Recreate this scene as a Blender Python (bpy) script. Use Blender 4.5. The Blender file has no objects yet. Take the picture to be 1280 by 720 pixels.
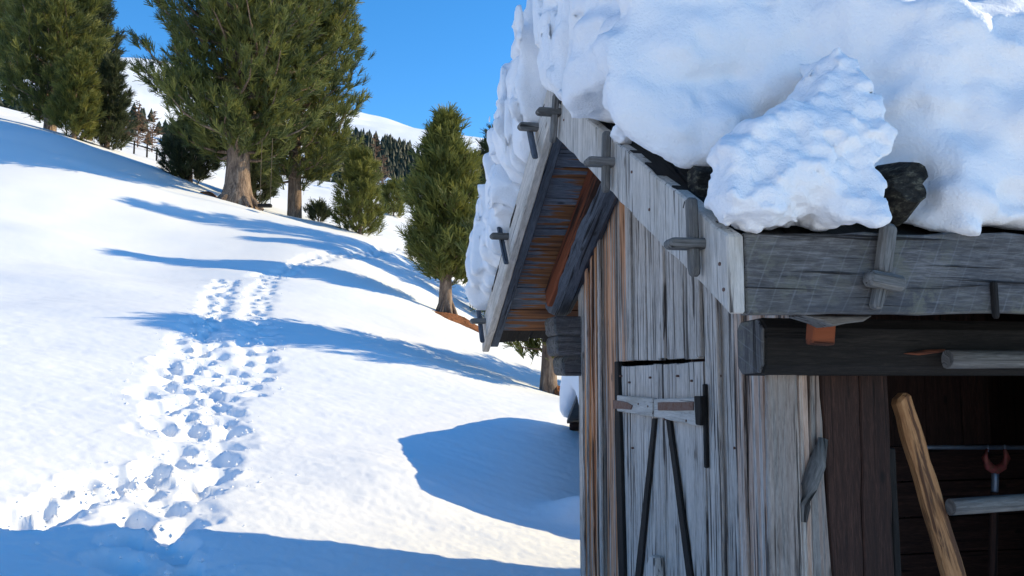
import bpy, math, random
import numpy as np
from mathutils import Vector, Matrix, Quaternion
random.seed(11)
R = math.radians
C = bpy.context.scene.collection
SC = bpy.context.scene

# ------------------------------------------------------------------ camera
FPX, PITCH = 1100.0, 5.8
cam_d = bpy.data.cameras.new('camera'); cam = bpy.data.objects.new('camera', cam_d); C.objects.link(cam)
cam_d.sensor_width = 36; cam_d.lens = FPX / 1280 * 36
cam_d.clip_start = 0.05; cam_d.clip_end = 8000
cam.location = (0, 0, 0); cam.rotation_euler = (R(90 + PITCH), 0, 0)
SC.camera = cam
# ------------------------------------------------------------------ sky, sun, exposure
SUN_A, SUN_E = 16.5, 27.5                      # azimuth from +X towards +Y, elevation
w = bpy.data.worlds.new('World'); SC.world = w; w.use_nodes = True
nt = w.node_tree; nt.nodes.clear()
sky = nt.nodes.new('ShaderNodeTexSky'); sky.sky_type = 'NISHITA'; sky.sun_disc = False
sky.sun_elevation = R(SUN_E); sky.sun_rotation = R(90 - SUN_A)
sky.altitude = 2200; sky.air_density = 1.0; sky.dust_density = 0.15; sky.ozone_density = 2.5
bgn = nt.nodes.new('ShaderNodeBackground'); bgn.inputs[1].default_value = 0.15
wo = nt.nodes.new('ShaderNodeOutputWorld')
hs = nt.nodes.new('ShaderNodeHueSaturation'); hs.inputs['Hue'].default_value = 0.498; hs.inputs['Saturation'].default_value = 1.3; hs.inputs['Value'].default_value = 1.4
nt.links.new(sky.outputs[0], hs.inputs['Color']); nt.links.new(hs.outputs[0], bgn.inputs[0]); nt.links.new(bgn.outputs[0], wo.inputs[0])
ld = bpy.data.lights.new('sun', 'SUN'); ld.energy = 4.4; ld.angle = R(0.5); ld.color = (1.0, 0.83, 0.50)
sun = bpy.data.objects.new('sun', ld); C.objects.link(sun)
sdir = Vector((math.cos(R(SUN_A)) * math.cos(R(SUN_E)), math.sin(R(SUN_A)) * math.cos(R(SUN_E)), math.sin(R(SUN_E))))
sun.rotation_mode = 'QUATERNION'; sun.rotation_quaternion = sdir.to_track_quat('Z', 'Y')
vs = SC.view_settings
vs.view_transform = 'Standard'; vs.look = 'None'; vs.gamma = 1; vs.exposure = 0.38; vs.use_curve_mapping = False
SC.cycles.max_bounces = 8; SC.cycles.diffuse_bounces = 5

# ------------------------------------------------------------------ helpers
def ray(px, py):
    x = (px - 640) / FPX; u = (360 - py) / FPX; p = R(PITCH)
    return Vector((x, math.cos(p) - u * math.sin(p), math.sin(p) + u * math.cos(p)))
def at(px, py, Y):
    d = ray(px, py); return d * (Y / d.y)

def _h(i, j, k, s):
    n = (i.astype(np.uint32) * np.uint32(374761393) + j.astype(np.uint32) * np.uint32(668265263)
         + k.astype(np.uint32) * np.uint32(2147483647 - 1013) + np.uint32((s * 1274126177) & 0xffffffff))
    n = (n ^ (n >> np.uint32(13))) * np.uint32(1274126177)
    n = (n ^ (n >> np.uint32(16))) * np.uint32(2246822519)
    return ((n ^ (n >> np.uint32(15))) & np.uint32(0xffffff)).astype(np.float32) / np.float32(0xffffff)
def vnoise(x, y, z, s=0):
    x = np.asarray(x, np.float32); y = np.asarray(y, np.float32) + 0 * x; z = np.asarray(z, np.float32) + 0 * x
    xi = np.floor(x); yi = np.floor(y); zi = np.floor(z)
    fx, fy, fz = x - xi, y - yi, z - zi
    xi = xi.astype(np.int64); yi = yi.astype(np.int64); zi = zi.astype(np.int64)
    fx = fx * fx * fx * (fx * (fx * 6 - 15) + 10); fy = fy * fy * fy * (fy * (fy * 6 - 15) + 10); fz = fz * fz * fz * (fz * (fz * 6 - 15) + 10)
    r = 0
    for a in (0, 1):
        for b in (0, 1):
            for c in (0, 1):
                r = r + _h(xi + a, yi + b, zi + c, s) * (fx if a else 1 - fx) * (fy if b else 1 - fy) * (fz if c else 1 - fz)
    return r * 2 - 1
def fbm(x, y, z, o=4, s=0, g=0.5):
    r = 0; A = 1; f = 1
    for i in range(o):
        r = r + A * vnoise(x * f, y * f, z * f, s + i * 7); A *= g; f *= 2.03
    return r

def mesh_np(name, V, F, mat, parent=None, smooth=False, attrs=None):
    me = bpy.data.meshes.new(name)
    V = np.asarray(V, np.float32)
    if isinstance(F, np.ndarray):
        n = F.shape[1]
        me.vertices.add(len(V)); me.vertices.foreach_set('co', V.ravel())
        me.loops.add(F.size); me.loops.foreach_set('vertex_index', F.ravel().astype(np.int32))
        me.polygons.add(len(F)); me.polygons.foreach_set('loop_start', np.arange(0, F.size, n, dtype=np.int32))
        me.update(calc_edges=True); me.validate()
    else:
        me.from_pydata([tuple(v) for v in V.tolist()], [], F); me.update()
    if smooth: me.polygons.foreach_set('use_smooth', np.ones(len(me.polygons), bool))
    for k, a in (attrs or {}).items():
        a = np.asarray(a, np.float32)
        if a.ndim == 2:
            at_ = me.attributes.new(k, 'FLOAT_VECTOR', 'POINT'); at_.data.foreach_set('vector', a.ravel())
        else:
            at_ = me.attributes.new(k, 'FLOAT', 'POINT'); at_.data.foreach_set('value', a)
    me.materials.append(mat)
    o = bpy.data.objects.new(name, me); C.objects.link(o)
    if parent: o.parent = parent
    return o
def tag(o, label=None, cat=None, group=None, kind=None):
    if label: o['label'] = label
    if cat: o['category'] = cat
    if group: o['group'] = group
    if kind: o['kind'] = kind
    return o
def empty(name, loc, label, cat, group=None):
    o = bpy.data.objects.new(name, None); o.location = loc; C.objects.link(o)
    o.empty_display_size = 0.2
    return tag(o, label, cat, group)

class MB:
    """collects slabs and bars; build() links them as one mesh object with grain coordinates"""
    def __init__(s): s.v = []; s.f = []; s.uv = []; s.pid = []; s.st = []; s.sm = []
    def slab(s, pts, org, X, Y, N, t, along='y', pid=None, stain=0.0, n0=0.0):
        """polygon pts (x, y) in the frame org, X, Y extruded from n0 to n0 + t along N"""
        pid = random.random() if pid is None else pid
        b = len(s.v); n = len(pts)
        for k in (n0, n0 + t):
            for (x, y) in pts:
                s.v.append(org + X * x + Y * y + N * k)
                s.uv.append((x + pid * 37, k, y) if along == 'y' else (y + pid * 37, k, x) if along == 'x' else (x + pid * 37, y, k))
                s.pid.append(pid); s.st.append(stain)
        fr = [b + i for i in range(n)]; bk = [b + n + i for i in range(n)]
        s.f.append(fr[::-1]); s.f.append(bk); s.sm += [False, False]
        for i in range(n):
            j = (i + 1) % n; s.f.append([fr[i], fr[j], bk[j], bk[i]]); s.sm.append(False)
        return s
    def tube(s, path, radii, sides=10, pid=None, stain=0.0, wob=0.06, smooth=True, squash=1.0, up=None, seed=0):
        pid = random.random() if pid is None else pid
        rnd = random.Random(seed * 31 + len(s.v)); b = len(s.v); L = 0
        ph = [rnd.uniform(0, 6.28) for _ in range(4)]
        for i, p in enumerate(path):
            q0 = path[max(0, i - 1)]; q1 = path[min(len(path) - 1, i + 1)]
            t = (q1 - q0).normalized()
            ref = up or Vector((0, 0, 1))
            if abs(t.dot(ref)) > 0.95: ref = Vector((0, 1, 0.1))
            x = t.cross(ref).normalized(); y = x.cross(t).normalized()
            if i: L += (p - path[i - 1]).length
            for k in range(sides):
                a = 2 * math.pi * k / sides
                rr = radii[i] * (1 + wob * (math.sin(2 * a + ph[0] + L * 2) + 0.7 * math.sin(3 * a + ph[1] + L * 5) + 0.4 * rnd.uniform(-1, 1)))
                s.v.append(p + x * (rr * math.cos(a)) + y * (rr * squash * math.sin(a)))
                s.uv.append((a * radii[0] + pid * 37, 0, L)); s.pid.append(pid); s.st.append(stain)
        for i in range(len(path) - 1):
            for k in range(sides):
                k2 = (k + 1) % sides
                s.f.append([b + i * sides + k, b + i * sides + k2, b + (i + 1) * sides + k2, b + (i + 1) * sides + k]); s.sm.append(smooth)
        s.f.append([b + k for k in range(sides)][::-1]); e = b + (len(path) - 1) * sides
        s.f.append([e + k for k in range(sides)]); s.sm += [False, False]
        return s
    def build(s, name, mat, parent=None, bevel=0.004):
        o = mesh_np(name, [tuple(v) for v in s.v], s.f, mat, parent, attrs={'uvw': np.array(s.uv), 'pid': np.array(s.pid), 'stn': np.array(s.st)})
        o.data.polygons.foreach_set('use_smooth', s.sm)
        if bevel:
            m = o.modifiers.new('bevel', 'BEVEL'); m.width = bevel; m.segments = 1; m.limit_method = 'ANGLE'; m.angle_limit = R(50)
        return o

# ------------------------------------------------------------------ materials
class NT:
    def __init__(s, name):
        s.m = bpy.data.materials.new(name); s.m.use_nodes = True; s.t = s.m.node_tree; s.t.nodes.clear()
    def n(s, typ, props=None, **inp):
        nd = s.t.nodes.new('ShaderNode' + typ)
        for k, v in (props or {}).items(): setattr(nd, k, v)
        for k, v in inp.items():
            key = int(k[1:]) if k[0] == 'i' and k[1:].isdigit() else k.replace('_', ' ')
            s.set(nd.inputs[key], v)
        return nd
    def set(s, sock, v):
        if isinstance(v, bpy.types.NodeSocket): s.t.links.new(v, sock)
        elif isinstance(v, bpy.types.Node): s.t.links.new(v.outputs[0], sock)
        else: sock.default_value = v
    def noise(s, vec, scale=1, detail=4, rough=0.5, dist=0.0):
        return s.n('TexNoise', None, Vector=vec, Scale=scale, Detail=detail, Roughness=rough, Distortion=dist).outputs[0]
    def mapping(s, vec, scale=(1, 1, 1), loc=(0, 0, 0)):
        return s.n('Mapping', None, Vector=vec, Scale=scale, Location=loc).outputs[0]
    def math(s, op, a, b=0.0, clamp=False):
        return s.n('Math', {'operation': op, 'use_clamp': clamp}, i0=a, i1=b).outputs[0]
    def ramp(s, fac, stops):
        nd = s.n('ValToRGB', None, Fac=fac); e = nd.color_ramp.elements
        while len(e) < len(stops): e.new(0.5)
        for el, (p, c) in zip(e, stops):
            el.position = p; el.color = (c, c, c, 1) if isinstance(c, (int, float)) else tuple(c) + (1,)
        return nd.outputs[0]
    def mix(s, fac, a, b, mode='MIX'):
        nd = s.n('Mix', {'data_type': 'RGBA', 'blend_type': mode})
        s.set(nd.inputs[0], fac)
        for i, v in ((6, a), (7, b)):
            if isinstance(v, tuple) and len(v) == 3: v = v + (1,)
            s.set(nd.inputs[i], v)
        return nd.outputs[2]
    def out(s, col, rough=0.85, bump=None, strength=0.5, dist=0.01, spec=0.3, **kw):
        p = s.n('BsdfPrincipled'); s.set(p.inputs['Base Color'], col); s.set(p.inputs['Roughness'], rough)
        p.inputs['Specular IOR Level'].default_value = spec
        for k, v in kw.items(): s.set(p.inputs[k.replace('_', ' ')], v)
        if bump is not None:
            bn = s.n('Bump', None, Strength=strength, Distance=dist, Height=bump); s.set(p.inputs['Normal'], bn.outputs[0])
        s.set(s.n('OutputMaterial').inputs[0], p.outputs[0])
        return s.m

def wood(name, dark, mid, light, crack=0.40, stain=None, patch=None, fine=1.0, bump=0.6, rough=0.85):
    """weathered timber; grain runs along uvw.z. stain(nt, uvw, stn) -> list of (mask, colour)"""
    k = NT(name)
    uv = k.n('Attribute', {'attribute_name': 'uvw'}).outputs['Vector']
    pid = k.n('Attribute', {'attribute_name': 'pid'}).outputs['Fac']
    stn = k.n('Attribute', {'attribute_name': 'stn'}).outputs['Fac']
    n1 = k.noise(k.mapping(uv, (170 * fine, 170 * fine, 17.0)), 1, 6, 0.7, 0.6)
    n2 = k.noise(k.mapping(uv, (34 * fine, 34 * fine, 2.0)), 1, 5, 0.6, 0.9)
    n3 = k.noise(k.mapping(uv, (52 * fine, 52 * fine, 1.5), (5, 3, 1)), 1, 4, 0.55, 0.7)
    n4 = k.noise(k.mapping(uv, (5, 5, 2.2), (9, 1, 4)), 1, 4, 0.6)
    g = k.math('ADD', k.math('MULTIPLY', n1, 0.55), k.math('MULTIPLY', n2, 0.45))
    col = k.ramp(g, [(0.31, dark), (0.5, mid), (0.70, light)])
    var = k.math('ADD', 0.70, k.math('ADD', k.math('MULTIPLY', pid, 0.22), k.math('MULTIPLY', n4, 0.42)))
    col = k.mix(1.0, col, k.n('CombineColor', None, Red=var, Green=var, Blue=var).outputs[0], 'MULTIPLY')
    if patch: col = k.mix(k.ramp(n4, [(0.50, 0.0), (0.66, 0.75)]), col, patch)
    if stain:
        for m_, c_ in stain(k, uv, stn): col = k.mix(m_, col, c_)
    cr = k.ramp(n3, [(crack - 0.05, 0.0), (crack + 0.02, 1.0)])
    col = k.mix(1.0, col, k.mix(cr, (0.16, 0.15, 0.15), (1, 1, 1)), 'MULTIPLY')
    # knots
    vo = k.n('TexVoronoi', {'feature': 'F1'}, Vector=k.mapping(uv, (8, 8, 3.4), (3, 0, 2)), Scale=1.0).outputs[0]
    kn = k.ramp(vo, [(0.05, 1.0), (0.11, 0.0)])
    col = k.mix(k.math('MULTIPLY', kn, 0.75), col, (dark[0] * 0.5, dark[1] * 0.45, dark[2] * 0.4))
    hgt = k.math('ADD', k.math('MULTIPLY', g, 0.9), k.math('MULTIPLY', cr, 0.5))
    return k.out(col, rough, hgt, bump, 0.012)

def st_plank(k, uv, stn):
    s = k.noise(k.mapping(uv, (55, 55, 0.8), (2, 8, 3)), 1, 3, 0.5, 0.3)
    m = k.math('MULTIPLY', k.ramp(s, [(0.42, 0.0), (0.52, 1.0)]), stn)
    s2 = k.noise(k.mapping(uv, (40, 40, 0.7), (7, 1, 3)), 1, 3, 0.5, 0.3)
    return [(k.math('MULTIPLY', k.ramp(s2, [(0.42, 1.0), (0.55, 0.0)]), k.math('MULTIPLY', stn, 0.85)), (0.018, 0.015, 0.014, 1)), (m, (0.75, 0.25, 0.03, 1))]
M_plank = wood('weathered_grey_planks', (0.15, 0.135, 0.12), (0.45, 0.40, 0.35), (0.68, 0.62, 0.55), 0.44, st_plank)
M_door = wood('weathered_door_planks', (0.17, 0.152, 0.135), (0.46, 0.41, 0.36), (0.65, 0.59, 0.525), 0.425, st_plank)
M_barge = wood('silver_grey_board', (0.24, 0.22, 0.19), (0.53, 0.485, 0.43), (0.72, 0.665, 0.60), 0.375, None, (0.33, 0.29, 0.235), 1.0, 0.7)
def st_eave(k, uv, stn):
    n = k.noise(k.mapping(uv, (14, 14, 14)), 1, 6, 0.75)
    n2 = k.noise(k.mapping(uv, (5, 5, 3), (4, 4, 4)), 1, 3, 0.6)
    mk = k.math('MULTIPLY', k.ramp(n, [(0.47, 0.0), (0.56, 1.0)]), k.ramp(n2, [(0.45, 0.0), (0.62, 0.6)]))
    # saw marks across the grain
    sw = k.n('TexWave', {'wave_type': 'BANDS', 'bands_direction': 'Z'}, Vector=k.n('VectorRotate', {'rotation_type': 'Y_AXIS'}, Vector=uv, Angle=0.42).outputs[0], Scale=6.0, Distortion=1.5, Detail=1.0).outputs[1]
    return [(k.math('MULTIPLY', k.ramp(sw, [(0.965, 0.0), (0.998, 0.22)]), k.ramp(n2, [(0.4, 0.2), (0.6, 1.0)])), (0.30, 0.31, 0.33, 1)), (mk, (0.17, 0.165, 0.125, 1))]
M_eave = wood('dark_lichen_board', (0.026, 0.025, 0.025), (0.092, 0.088, 0.086), (0.23, 0.222, 0.218), 0.40, st_eave, (0.055, 0.06, 0.07), 0.9, 0.8)
M_corner = wood('dull_grey_plank', (0.08, 0.072, 0.065), (0.26, 0.235, 0.21), (0.42, 0.385, 0.35), 0.42, st_plank)
M_peg = wood('grey_peg_wood', (0.05, 0.048, 0.046), (0.14, 0.135, 0.125), (0.26, 0.25, 0.235), 0.40)
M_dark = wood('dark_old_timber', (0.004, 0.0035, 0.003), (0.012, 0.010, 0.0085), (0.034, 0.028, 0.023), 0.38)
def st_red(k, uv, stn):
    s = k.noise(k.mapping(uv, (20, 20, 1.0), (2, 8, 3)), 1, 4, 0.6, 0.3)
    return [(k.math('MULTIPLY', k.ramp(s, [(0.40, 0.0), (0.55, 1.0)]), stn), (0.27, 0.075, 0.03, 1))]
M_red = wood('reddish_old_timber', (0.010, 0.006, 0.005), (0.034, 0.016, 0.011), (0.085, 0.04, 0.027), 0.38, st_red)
M_navy = wood('blue_grey_timber', (0.03, 0.034, 0.042), (0.085, 0.10, 0.125), (0.17, 0.20, 0.24), 0.40, st_red)
def st_soffit(k, uv, stn):
    sp = k.n('SeparateXYZ', None, Vector=uv).outputs
    s = k.noise(k.mapping(uv, (26, 26, 0.9), (2, 8, 3)), 1, 4, 0.6, 0.3)
    d = k.math('ADD', sp[2], k.math('ADD', k.math('MULTIPLY', stn, 0.16), k.math('MULTIPLY', k.math('SUBTRACT', s, 0.5), 1.25)))
    m = k.ramp(d, [(0.33, 0.0), (0.37, 1.0)])
    m2 = k.ramp(d, [(0.42, 0.0), (0.66, 0.9)])
    return [(m, (0.23, 0.095, 0.035, 1)), (m2, (0.06, 0.024, 0.012, 1))]
M_soffit = wood('stained_roof_boards', (0.04, 0.046, 0.06), (0.12, 0.14, 0.175), (0.24, 0.28, 0.33), 0.38, st_soffit)
def st_pole(k, uv, stn):
    s = k.noise(k.mapping(uv, (30, 30, 2.2), (2, 8, 3)), 1, 5, 0.65, 0.8)
    return [(k.ramp(s, [(0.51, 0.0), (0.59, 0.9)]), (0.075, 0.033, 0.018, 1))]
M_pole = wood('peeled_spruce', (0.24, 0.105, 0.04), (0.42, 0.205, 0.085), (0.54, 0.30, 0.14), 0.30, st_pole)
def metal(name, col, rough=0.55, rust=0.5):
    k = NT(name); g = k.n('TexCoord').outputs['Object']
    n = k.noise(g, 60, 6, 0.7)
    c = k.mix(k.ramp(n, [(0.45, 0.0), (0.6, rust)]), col, (0.13, 0.055, 0.03))
    return k.out(c, rough, n, 0.3, 0.003, 0.5, Metallic=0.55)
M_rust = metal('rusty_iron', (0.16, 0.10, 0.085), 0.7, 0.9)
M_steel = metal('dull_steel', (0.16, 0.20, 0.25), 0.4, 0.2)
M_redp = metal('chipped_red_paint', (0.24, 0.05, 0.042), 0.65, 0.8)
def bark(name, dark, mid, light):
    k = NT(name); g = k.n('TexCoord').outputs['Object']
    n = k.noise(k.mapping(g, (9, 9, 1.6)), 1, 6, 0.65, 0.8)
    n2 = k.noise(k.mapping(g, (30, 30, 8)), 1, 4, 0.6)
    return k.out(k.ramp(k.math('ADD', k.math('MULTIPLY', n, .7), k.math('MULTIPLY', n2, .3)), [(0.36, dark), (0.5, mid), (0.64, light)]), 0.9, n, 0.9, 0.08)
M_bark = bark('pine_bark', (0.05, 0.036, 0.03), (0.20, 0.135, 0.095), (0.36, 0.26, 0.185))
M_twig = bark('bare_twigs', (0.09, 0.05, 0.03), (0.17, 0.10, 0.06), (0.24, 0.15, 0.09))
def foliage(name, c1, c2, c3):
    k = NT(name); g = k.n('TexCoord').outputs['Object']
    v = k.n('Attribute', {'attribute_name': 'tone'}).outputs['Fac']
    n = k.noise(g, 0.55, 3, 0.6)
    f = k.math('ADD', k.math('MULTIPLY', v, 0.6), k.math('MULTIPLY', n, 0.4))
    col = k.ramp(f, [(0.25, c1), (0.5, c2), (0.78, c3)])
    d = k.n('BsdfPrincipled'); k.set(d.inputs['Base Color'], col); d.inputs['Roughness'].default_value = 0.55; d.inputs['Specular IOR Level'].default_value = 0.35
    tr = k.n('BsdfTranslucent'); k.set(tr.inputs[0], col)
    mx = k.n('MixShader', None, Fac=0.3); k.set(mx.inputs[1], d.outputs[0]); k.set(mx.inputs[2], tr.outputs[0])
    k.set(k.n('OutputMaterial').inputs[0], mx.outputs[0]); return k.m
M_pine = foliage('stone_pine_needles', (0.05, 0.068, 0.026), (0.125, 0.145, 0.036), (0.26, 0.255, 0.06))
M_pine2 = foliage('bright_pine_needles', (0.07, 0.085, 0.024), (0.155, 0.17, 0.038), (0.30, 0.28, 0.06))
M_pine3 = foliage('dark_spruce_needles', (0.03, 0.042, 0.022), (0.06, 0.075, 0.032), (0.11, 0.125, 0.045))
def snow_mat(name, fine=1.0, grit=0.0, sss=0.0, rd=0.012):
    k = NT(name); g = k.n('TexCoord').outputs['Object']
    n = k.noise(g, 22 * fine, 6, 0.65)
    n2 = k.noise(g, 130 * fine, 3, 0.6)
    vo = k.n('TexVoronoi', {'feature': 'SMOOTH_F1'}, Vector=g, Scale=55.0 * fine).outputs[0]
    h = k.math('ADD', k.math('ADD', n, k.math('MULTIPLY', n2, 0.4)), k.math('MULTIPLY', vo, -0.35))
    n3 = k.noise(g, 0.8, 4, 0.6)
    col = k.ramp(n3, [(0.3, (0.86, 0.875, 0.90)), (0.7, (0.90, 0.905, 0.915))])
    kw = dict(Subsurface_Weight=sss, Subsurface_Radius=(0.05, 0.06, 0.08), Subsurface_Scale=0.6) if sss else {}
    return k.out(col, 0.6, h, 0.35 + grit, rd, 0.35, **kw)
M_snow = snow_mat('snow_cover', 1.0, -0.17)
M_rsnow = snow_mat('packed_roof_snow', 2.2, 0.15, 0.0, 0.014)
k = NT('needle_litter'); g = k.n('TexCoord').outputs['Object']; n = k.noise(g, 14, 5, 0.7)
M_litter = k.out(k.ramp(n, [(0.35, (0.09, 0.035, 0.015)), (0.6, (0.30, 0.11, 0.04))]), 0.9, n, 0.8, 0.05)
k = NT('rotten_wood'); g = k.n('TexCoord').outputs['Object']; n = k.noise(k.mapping(g, (30, 30, 60)), 1, 5, 0.7)
M_rot = k.out(k.ramp(n, [(0.40, (0.008, 0.007, 0.006)), (0.55, (0.03, 0.028, 0.022)), (0.68, (0.13, 0.12, 0.085))]), 0.95, n, 0.9, 0.02)
k = NT('rope'); M_rope = k.out((0.12, 0.09, 0.06, 1), 0.9)

# ------------------------------------------------------------------ ground
CP = []
for px, py, D in [
    (0, 720, 4.4), (0, 645, 5.55), (0, 600, 6.2), (0, 550, 7.2), (0, 500, 8.6), (0, 430, 11.5), (0, 385, 14), (0, 345, 17.2), (0, 300, 22), (0, 250, 28), (0, 200, 34), (0, 150, 43),
    (250, 720, 5.0), (270, 665, 5.7), (250, 600, 7.0), (250, 540, 8.4), (250, 480, 10.8), (240, 430, 13.2), (200, 385, 15.5), (250, 345, 21.5), (165, 320, 25), (260, 302, 30), (150, 240, 34), (295, 265, 38),
    (500, 690, 5.95), (500, 640, 7.0), (490, 570, 8.7), (500, 520, 10.8), (500, 470, 14), (500, 430, 18), (500, 390, 24), (500, 350, 31), (500, 315, 37), (450, 290, 42),
    (730, 715, 6.15), (730, 660, 7.8), (725, 600, 9.5), (725, 550, 11.5), (725, 520, 14), (685, 497, 17), (660, 460, 23), (557, 403, 27.5), (640, 400, 36),
    (-40, 128, 55), (120, 172, 53), (200, 200, 51), (288, 233, 50), (400, 262, 52), (490, 240, 85), (600, 260, 90), (-300, 200, 30), (-300, 60, 60)]:
    CP.append(tuple(at(px, py, D)))
for px, py, D in [(0, 150, 170), (250, 270, 170), (500, 255, 170), (800, 300, 170), (1280, 330, 170), (-500, 120, 170), (2000, 380, 170),
                  (-600, 40, 700), (-200, 50, 700), (30, 66, 700), (130, 76, 700), (330, 122, 700), (500, 165, 700), (620, 192, 700), (900, 235, 700), (1280, 270, 700), (2200, 300, 700),
                  (0, 130, 1600), (500, 220, 1600), (1280, 300, 1600)]:
    CP.append(tuple(at(px, py, D)))
CP += [(0.3, 0, -1.62), (-0.3, 0, -1.58), (0, 0.8, -1.6), (1.5, 1, -1.65), (-1.5, 1, -1.45), (-1.5, 3, -1.38), (0.5, 3, -1.52), (3, 4, -1.65), (6, 8, -1.9), (3, 10, -1.5), (8, 3, -2.1), (8, 20, -2.0), (14, 36, 0.0), (22, 10, -4),
       (-6, 0, -0.7), (-20, 0, 2.5), (-60, 0, 14), (-600, 0, 90), (0, -6, -2.0), (0, -20, -3.5), (0, -60, -8), (0, -600, 20), (20, -10, -5), (60, 0, -8), (600, 0, 20), (-20, -20, 0), (20, -600, 10), (0, 2900, 150), (2900, 0, 50), (-2900, 0, 120), (0, -2900, 0)]
CP = np.array(CP)
def emb(x, y):
    r = np.sqrt(x * x + y * y) + 1e-4
    return np.stack([1.6 * x / r * np.minimum(1, r / 1.0), 1.6 * y / r * np.minimum(1, r / 1.0), np.log(r + 0.8) * 1.0], -1), r
Q, rr_ = emb(CP[:, 0], CP[:, 1])
n_ = len(CP)
A_ = np.linalg.norm(Q[:, None] - Q[None], axis=-1) ** 3 + np.eye(n_) * 2e-4
Pm = np.concatenate([np.ones((n_, 1)), Q], 1)
K_ = np.block([[A_, Pm], [Pm.T, np.zeros((4, 4))]])
sol = np.linalg.solve(K_, np.concatenate([CP[:, 2] / (rr_ + 2), np.zeros(4)]))
def ground0(x, y):
    x = np.asarray(x, float); y = np.asarray(y, float); sh = x.shape
    x = x.ravel(); y = y.ravel(); out = np.empty(len(x))
    for i in range(0, len(x), 40000):
        q, r = emb(x[i:i + 40000], y[i:i + 40000])
        d = np.linalg.norm(q[:, None] - Q[None], axis=-1) ** 3
        out[i:i + 40000] = (d @ sol[:n_] + sol[n_] + q @ sol[n_ + 1:]) * (r + 2)
    return out.reshape(sh)
def undul(x, y):
    r = np.hypot(x, y); k = np.clip((r - 6) / 8, 0, 1)
    z = 0.16 * k * fbm(x * 0.16, y * 0.16, 3.3, 3, 5) + 0.5 * np.clip((r - 15) / 30, 0, 1) * vnoise(x * 0.06, y * 0.06, 1, 9) * np.clip(1 - (r - 60) / 60, 0.2, 1)
    z = z + np.clip((r - 9) / 10, 0, 1) * np.clip(1 - (r - 60) / 40, 0, 1) * (0.16 * vnoise(x * 0.10, y * 0.33, 4.1, 14) + 0.05 * vnoise(x * 0.3, y * 0.8, 2.1, 19))
    return z + np.clip((r - 120) / 300, 0, 1) * 9 * fbm(x * 0.006, y * 0.006, 7, 4, 2)
def ground(x, y):
    return ground0(x, y) + undul(np.asarray(x, float), np.asarray(y, float))
def gpt(px, py, lo=3.0, hi=120.0):
    """where the line of sight through a point of the photo meets the snow"""
    d = ray(px, py); Y = np.exp(np.linspace(math.log(lo), math.log(hi), 700))
    X = Y * d.x / d.y; Z = Y * d.z / d.y; hit = np.where(Z < ground(X, Y))[0]
    i = hit[0] if len(hit) else 699
    return Vector((X[i], Y[i], Z[i]))
def gz(x, y): return float(ground(np.array([x]), np.array([y]))[0])

# footprints along the trail
stamps = []                                    # x, y, radius, depth, stretch dir
rs = random.Random(5)
trough = []
def trail(pts, n, spread, rad, depth, jit=0.5):
    P = [gpt(*p) for p in pts]
    for p_, q_ in zip(P[:-1], P[1:]):
        for u_ in range(max(2, int((q_ - p_).length / 0.16))):
            c_ = p_.lerp(q_, u_ / max(2, int((q_ - p_).length / 0.16))); trough.append((c_.x + rs.uniform(-.1, .1), c_.y + rs.uniform(-.1, .1), spread * 0.8 + 0.04 + rs.uniform(-.05, .06), 0.035))
    L = [0]
    for i in range(1, len(P)): L.append(L[-1] + (P[i] - P[i - 1]).length)
    for q in range(n):
        t = (q + rs.uniform(-jit, jit) * 0.5) / max(1, n - 1) * L[-1]
        t = min(max(t, 0), L[-1] - 1e-3)
        i = max(j for j in range(len(P) - 1) if L[j] <= t)
        f = (t - L[i]) / (L[i + 1] - L[i]); p = P[i].lerp(P[i + 1], f); d = (P[i + 1] - P[i]).normalized()
        s = (1 if q % 2 else -1) * spread * rs.uniform(0.35, 1.0) + rs.uniform(-0.06, 0.06)
        stamps.append((p.x - d.y * s, p.y + d.x * s, rad * rs.uniform(0.75, 1.25), depth * rs.uniform(0.6, 1.2), math.atan2(d.y, d.x) + rs.uniform(-.5, .5)))
trail([(190, 719), (165, 690), (185, 650), (215, 615), (245, 575), (262, 540), (245, 490), (235, 450), (240, 420), (268, 395), (272, 370), (285, 350)], 80, 0.23, 0.12, 0.125)
trail([(210, 700), (222, 640), (255, 580), (275, 545), (278, 500), (270, 460), (262, 425), (258, 390)], 34, 0.15, 0.115, 0.115)
trail([(300, 490), (318, 455), (325, 420), (318, 395), (326, 365), (345, 340), (380, 328)], 55, 0.22, 0.11, 0.11)
trail([(20, 655), (60, 632), (105, 618), (150, 603), (200, 588)], 12, 0.18, 0.11, 0.15)
trail([(330, 345), (390, 325), (440, 318), (500, 312)], 70, 0.3, 0.15, 0.12)
trail([(212, 540), (205, 500), (222, 455)], 12, 0.2, 0.15, 0.14)

th = np.concatenate([np.linspace(R(-52), R(48), 760), np.linspace(R(48), R(308), 66)[1:-1]])   # measured from +Y towards +X
rad = np.concatenate([np.exp(np.linspace(math.log(0.25), math.log(3.6), 26))[:-1], np.exp(np.linspace(math.log(3.6), math.log(32), 470))[:-1],
                      np.exp(np.linspace(math.log(32), math.log(110), 120))[:-1], np.exp(np.linspace(math.log(110), math.log(3000), 110))])
TT, RR = np.meshgrid(th, rad)
GX = RR * np.sin(TT); GY = RR * np.cos(TT)
GZ = ground(GX, GY)
near = np.clip(1 - RR / 45, 0, 1)
crust = fbm(GX * 1.1, GY * 2.2, 0.5, 4, 31)
GZ += near * (0.013 * crust + 0.008 * fbm(GX * 4.5, GY * 9, 0.7, 3, 12) + 0.006 * np.abs(fbm(GX * 14, GY * 14, 0.1, 2, 77)))
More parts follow.
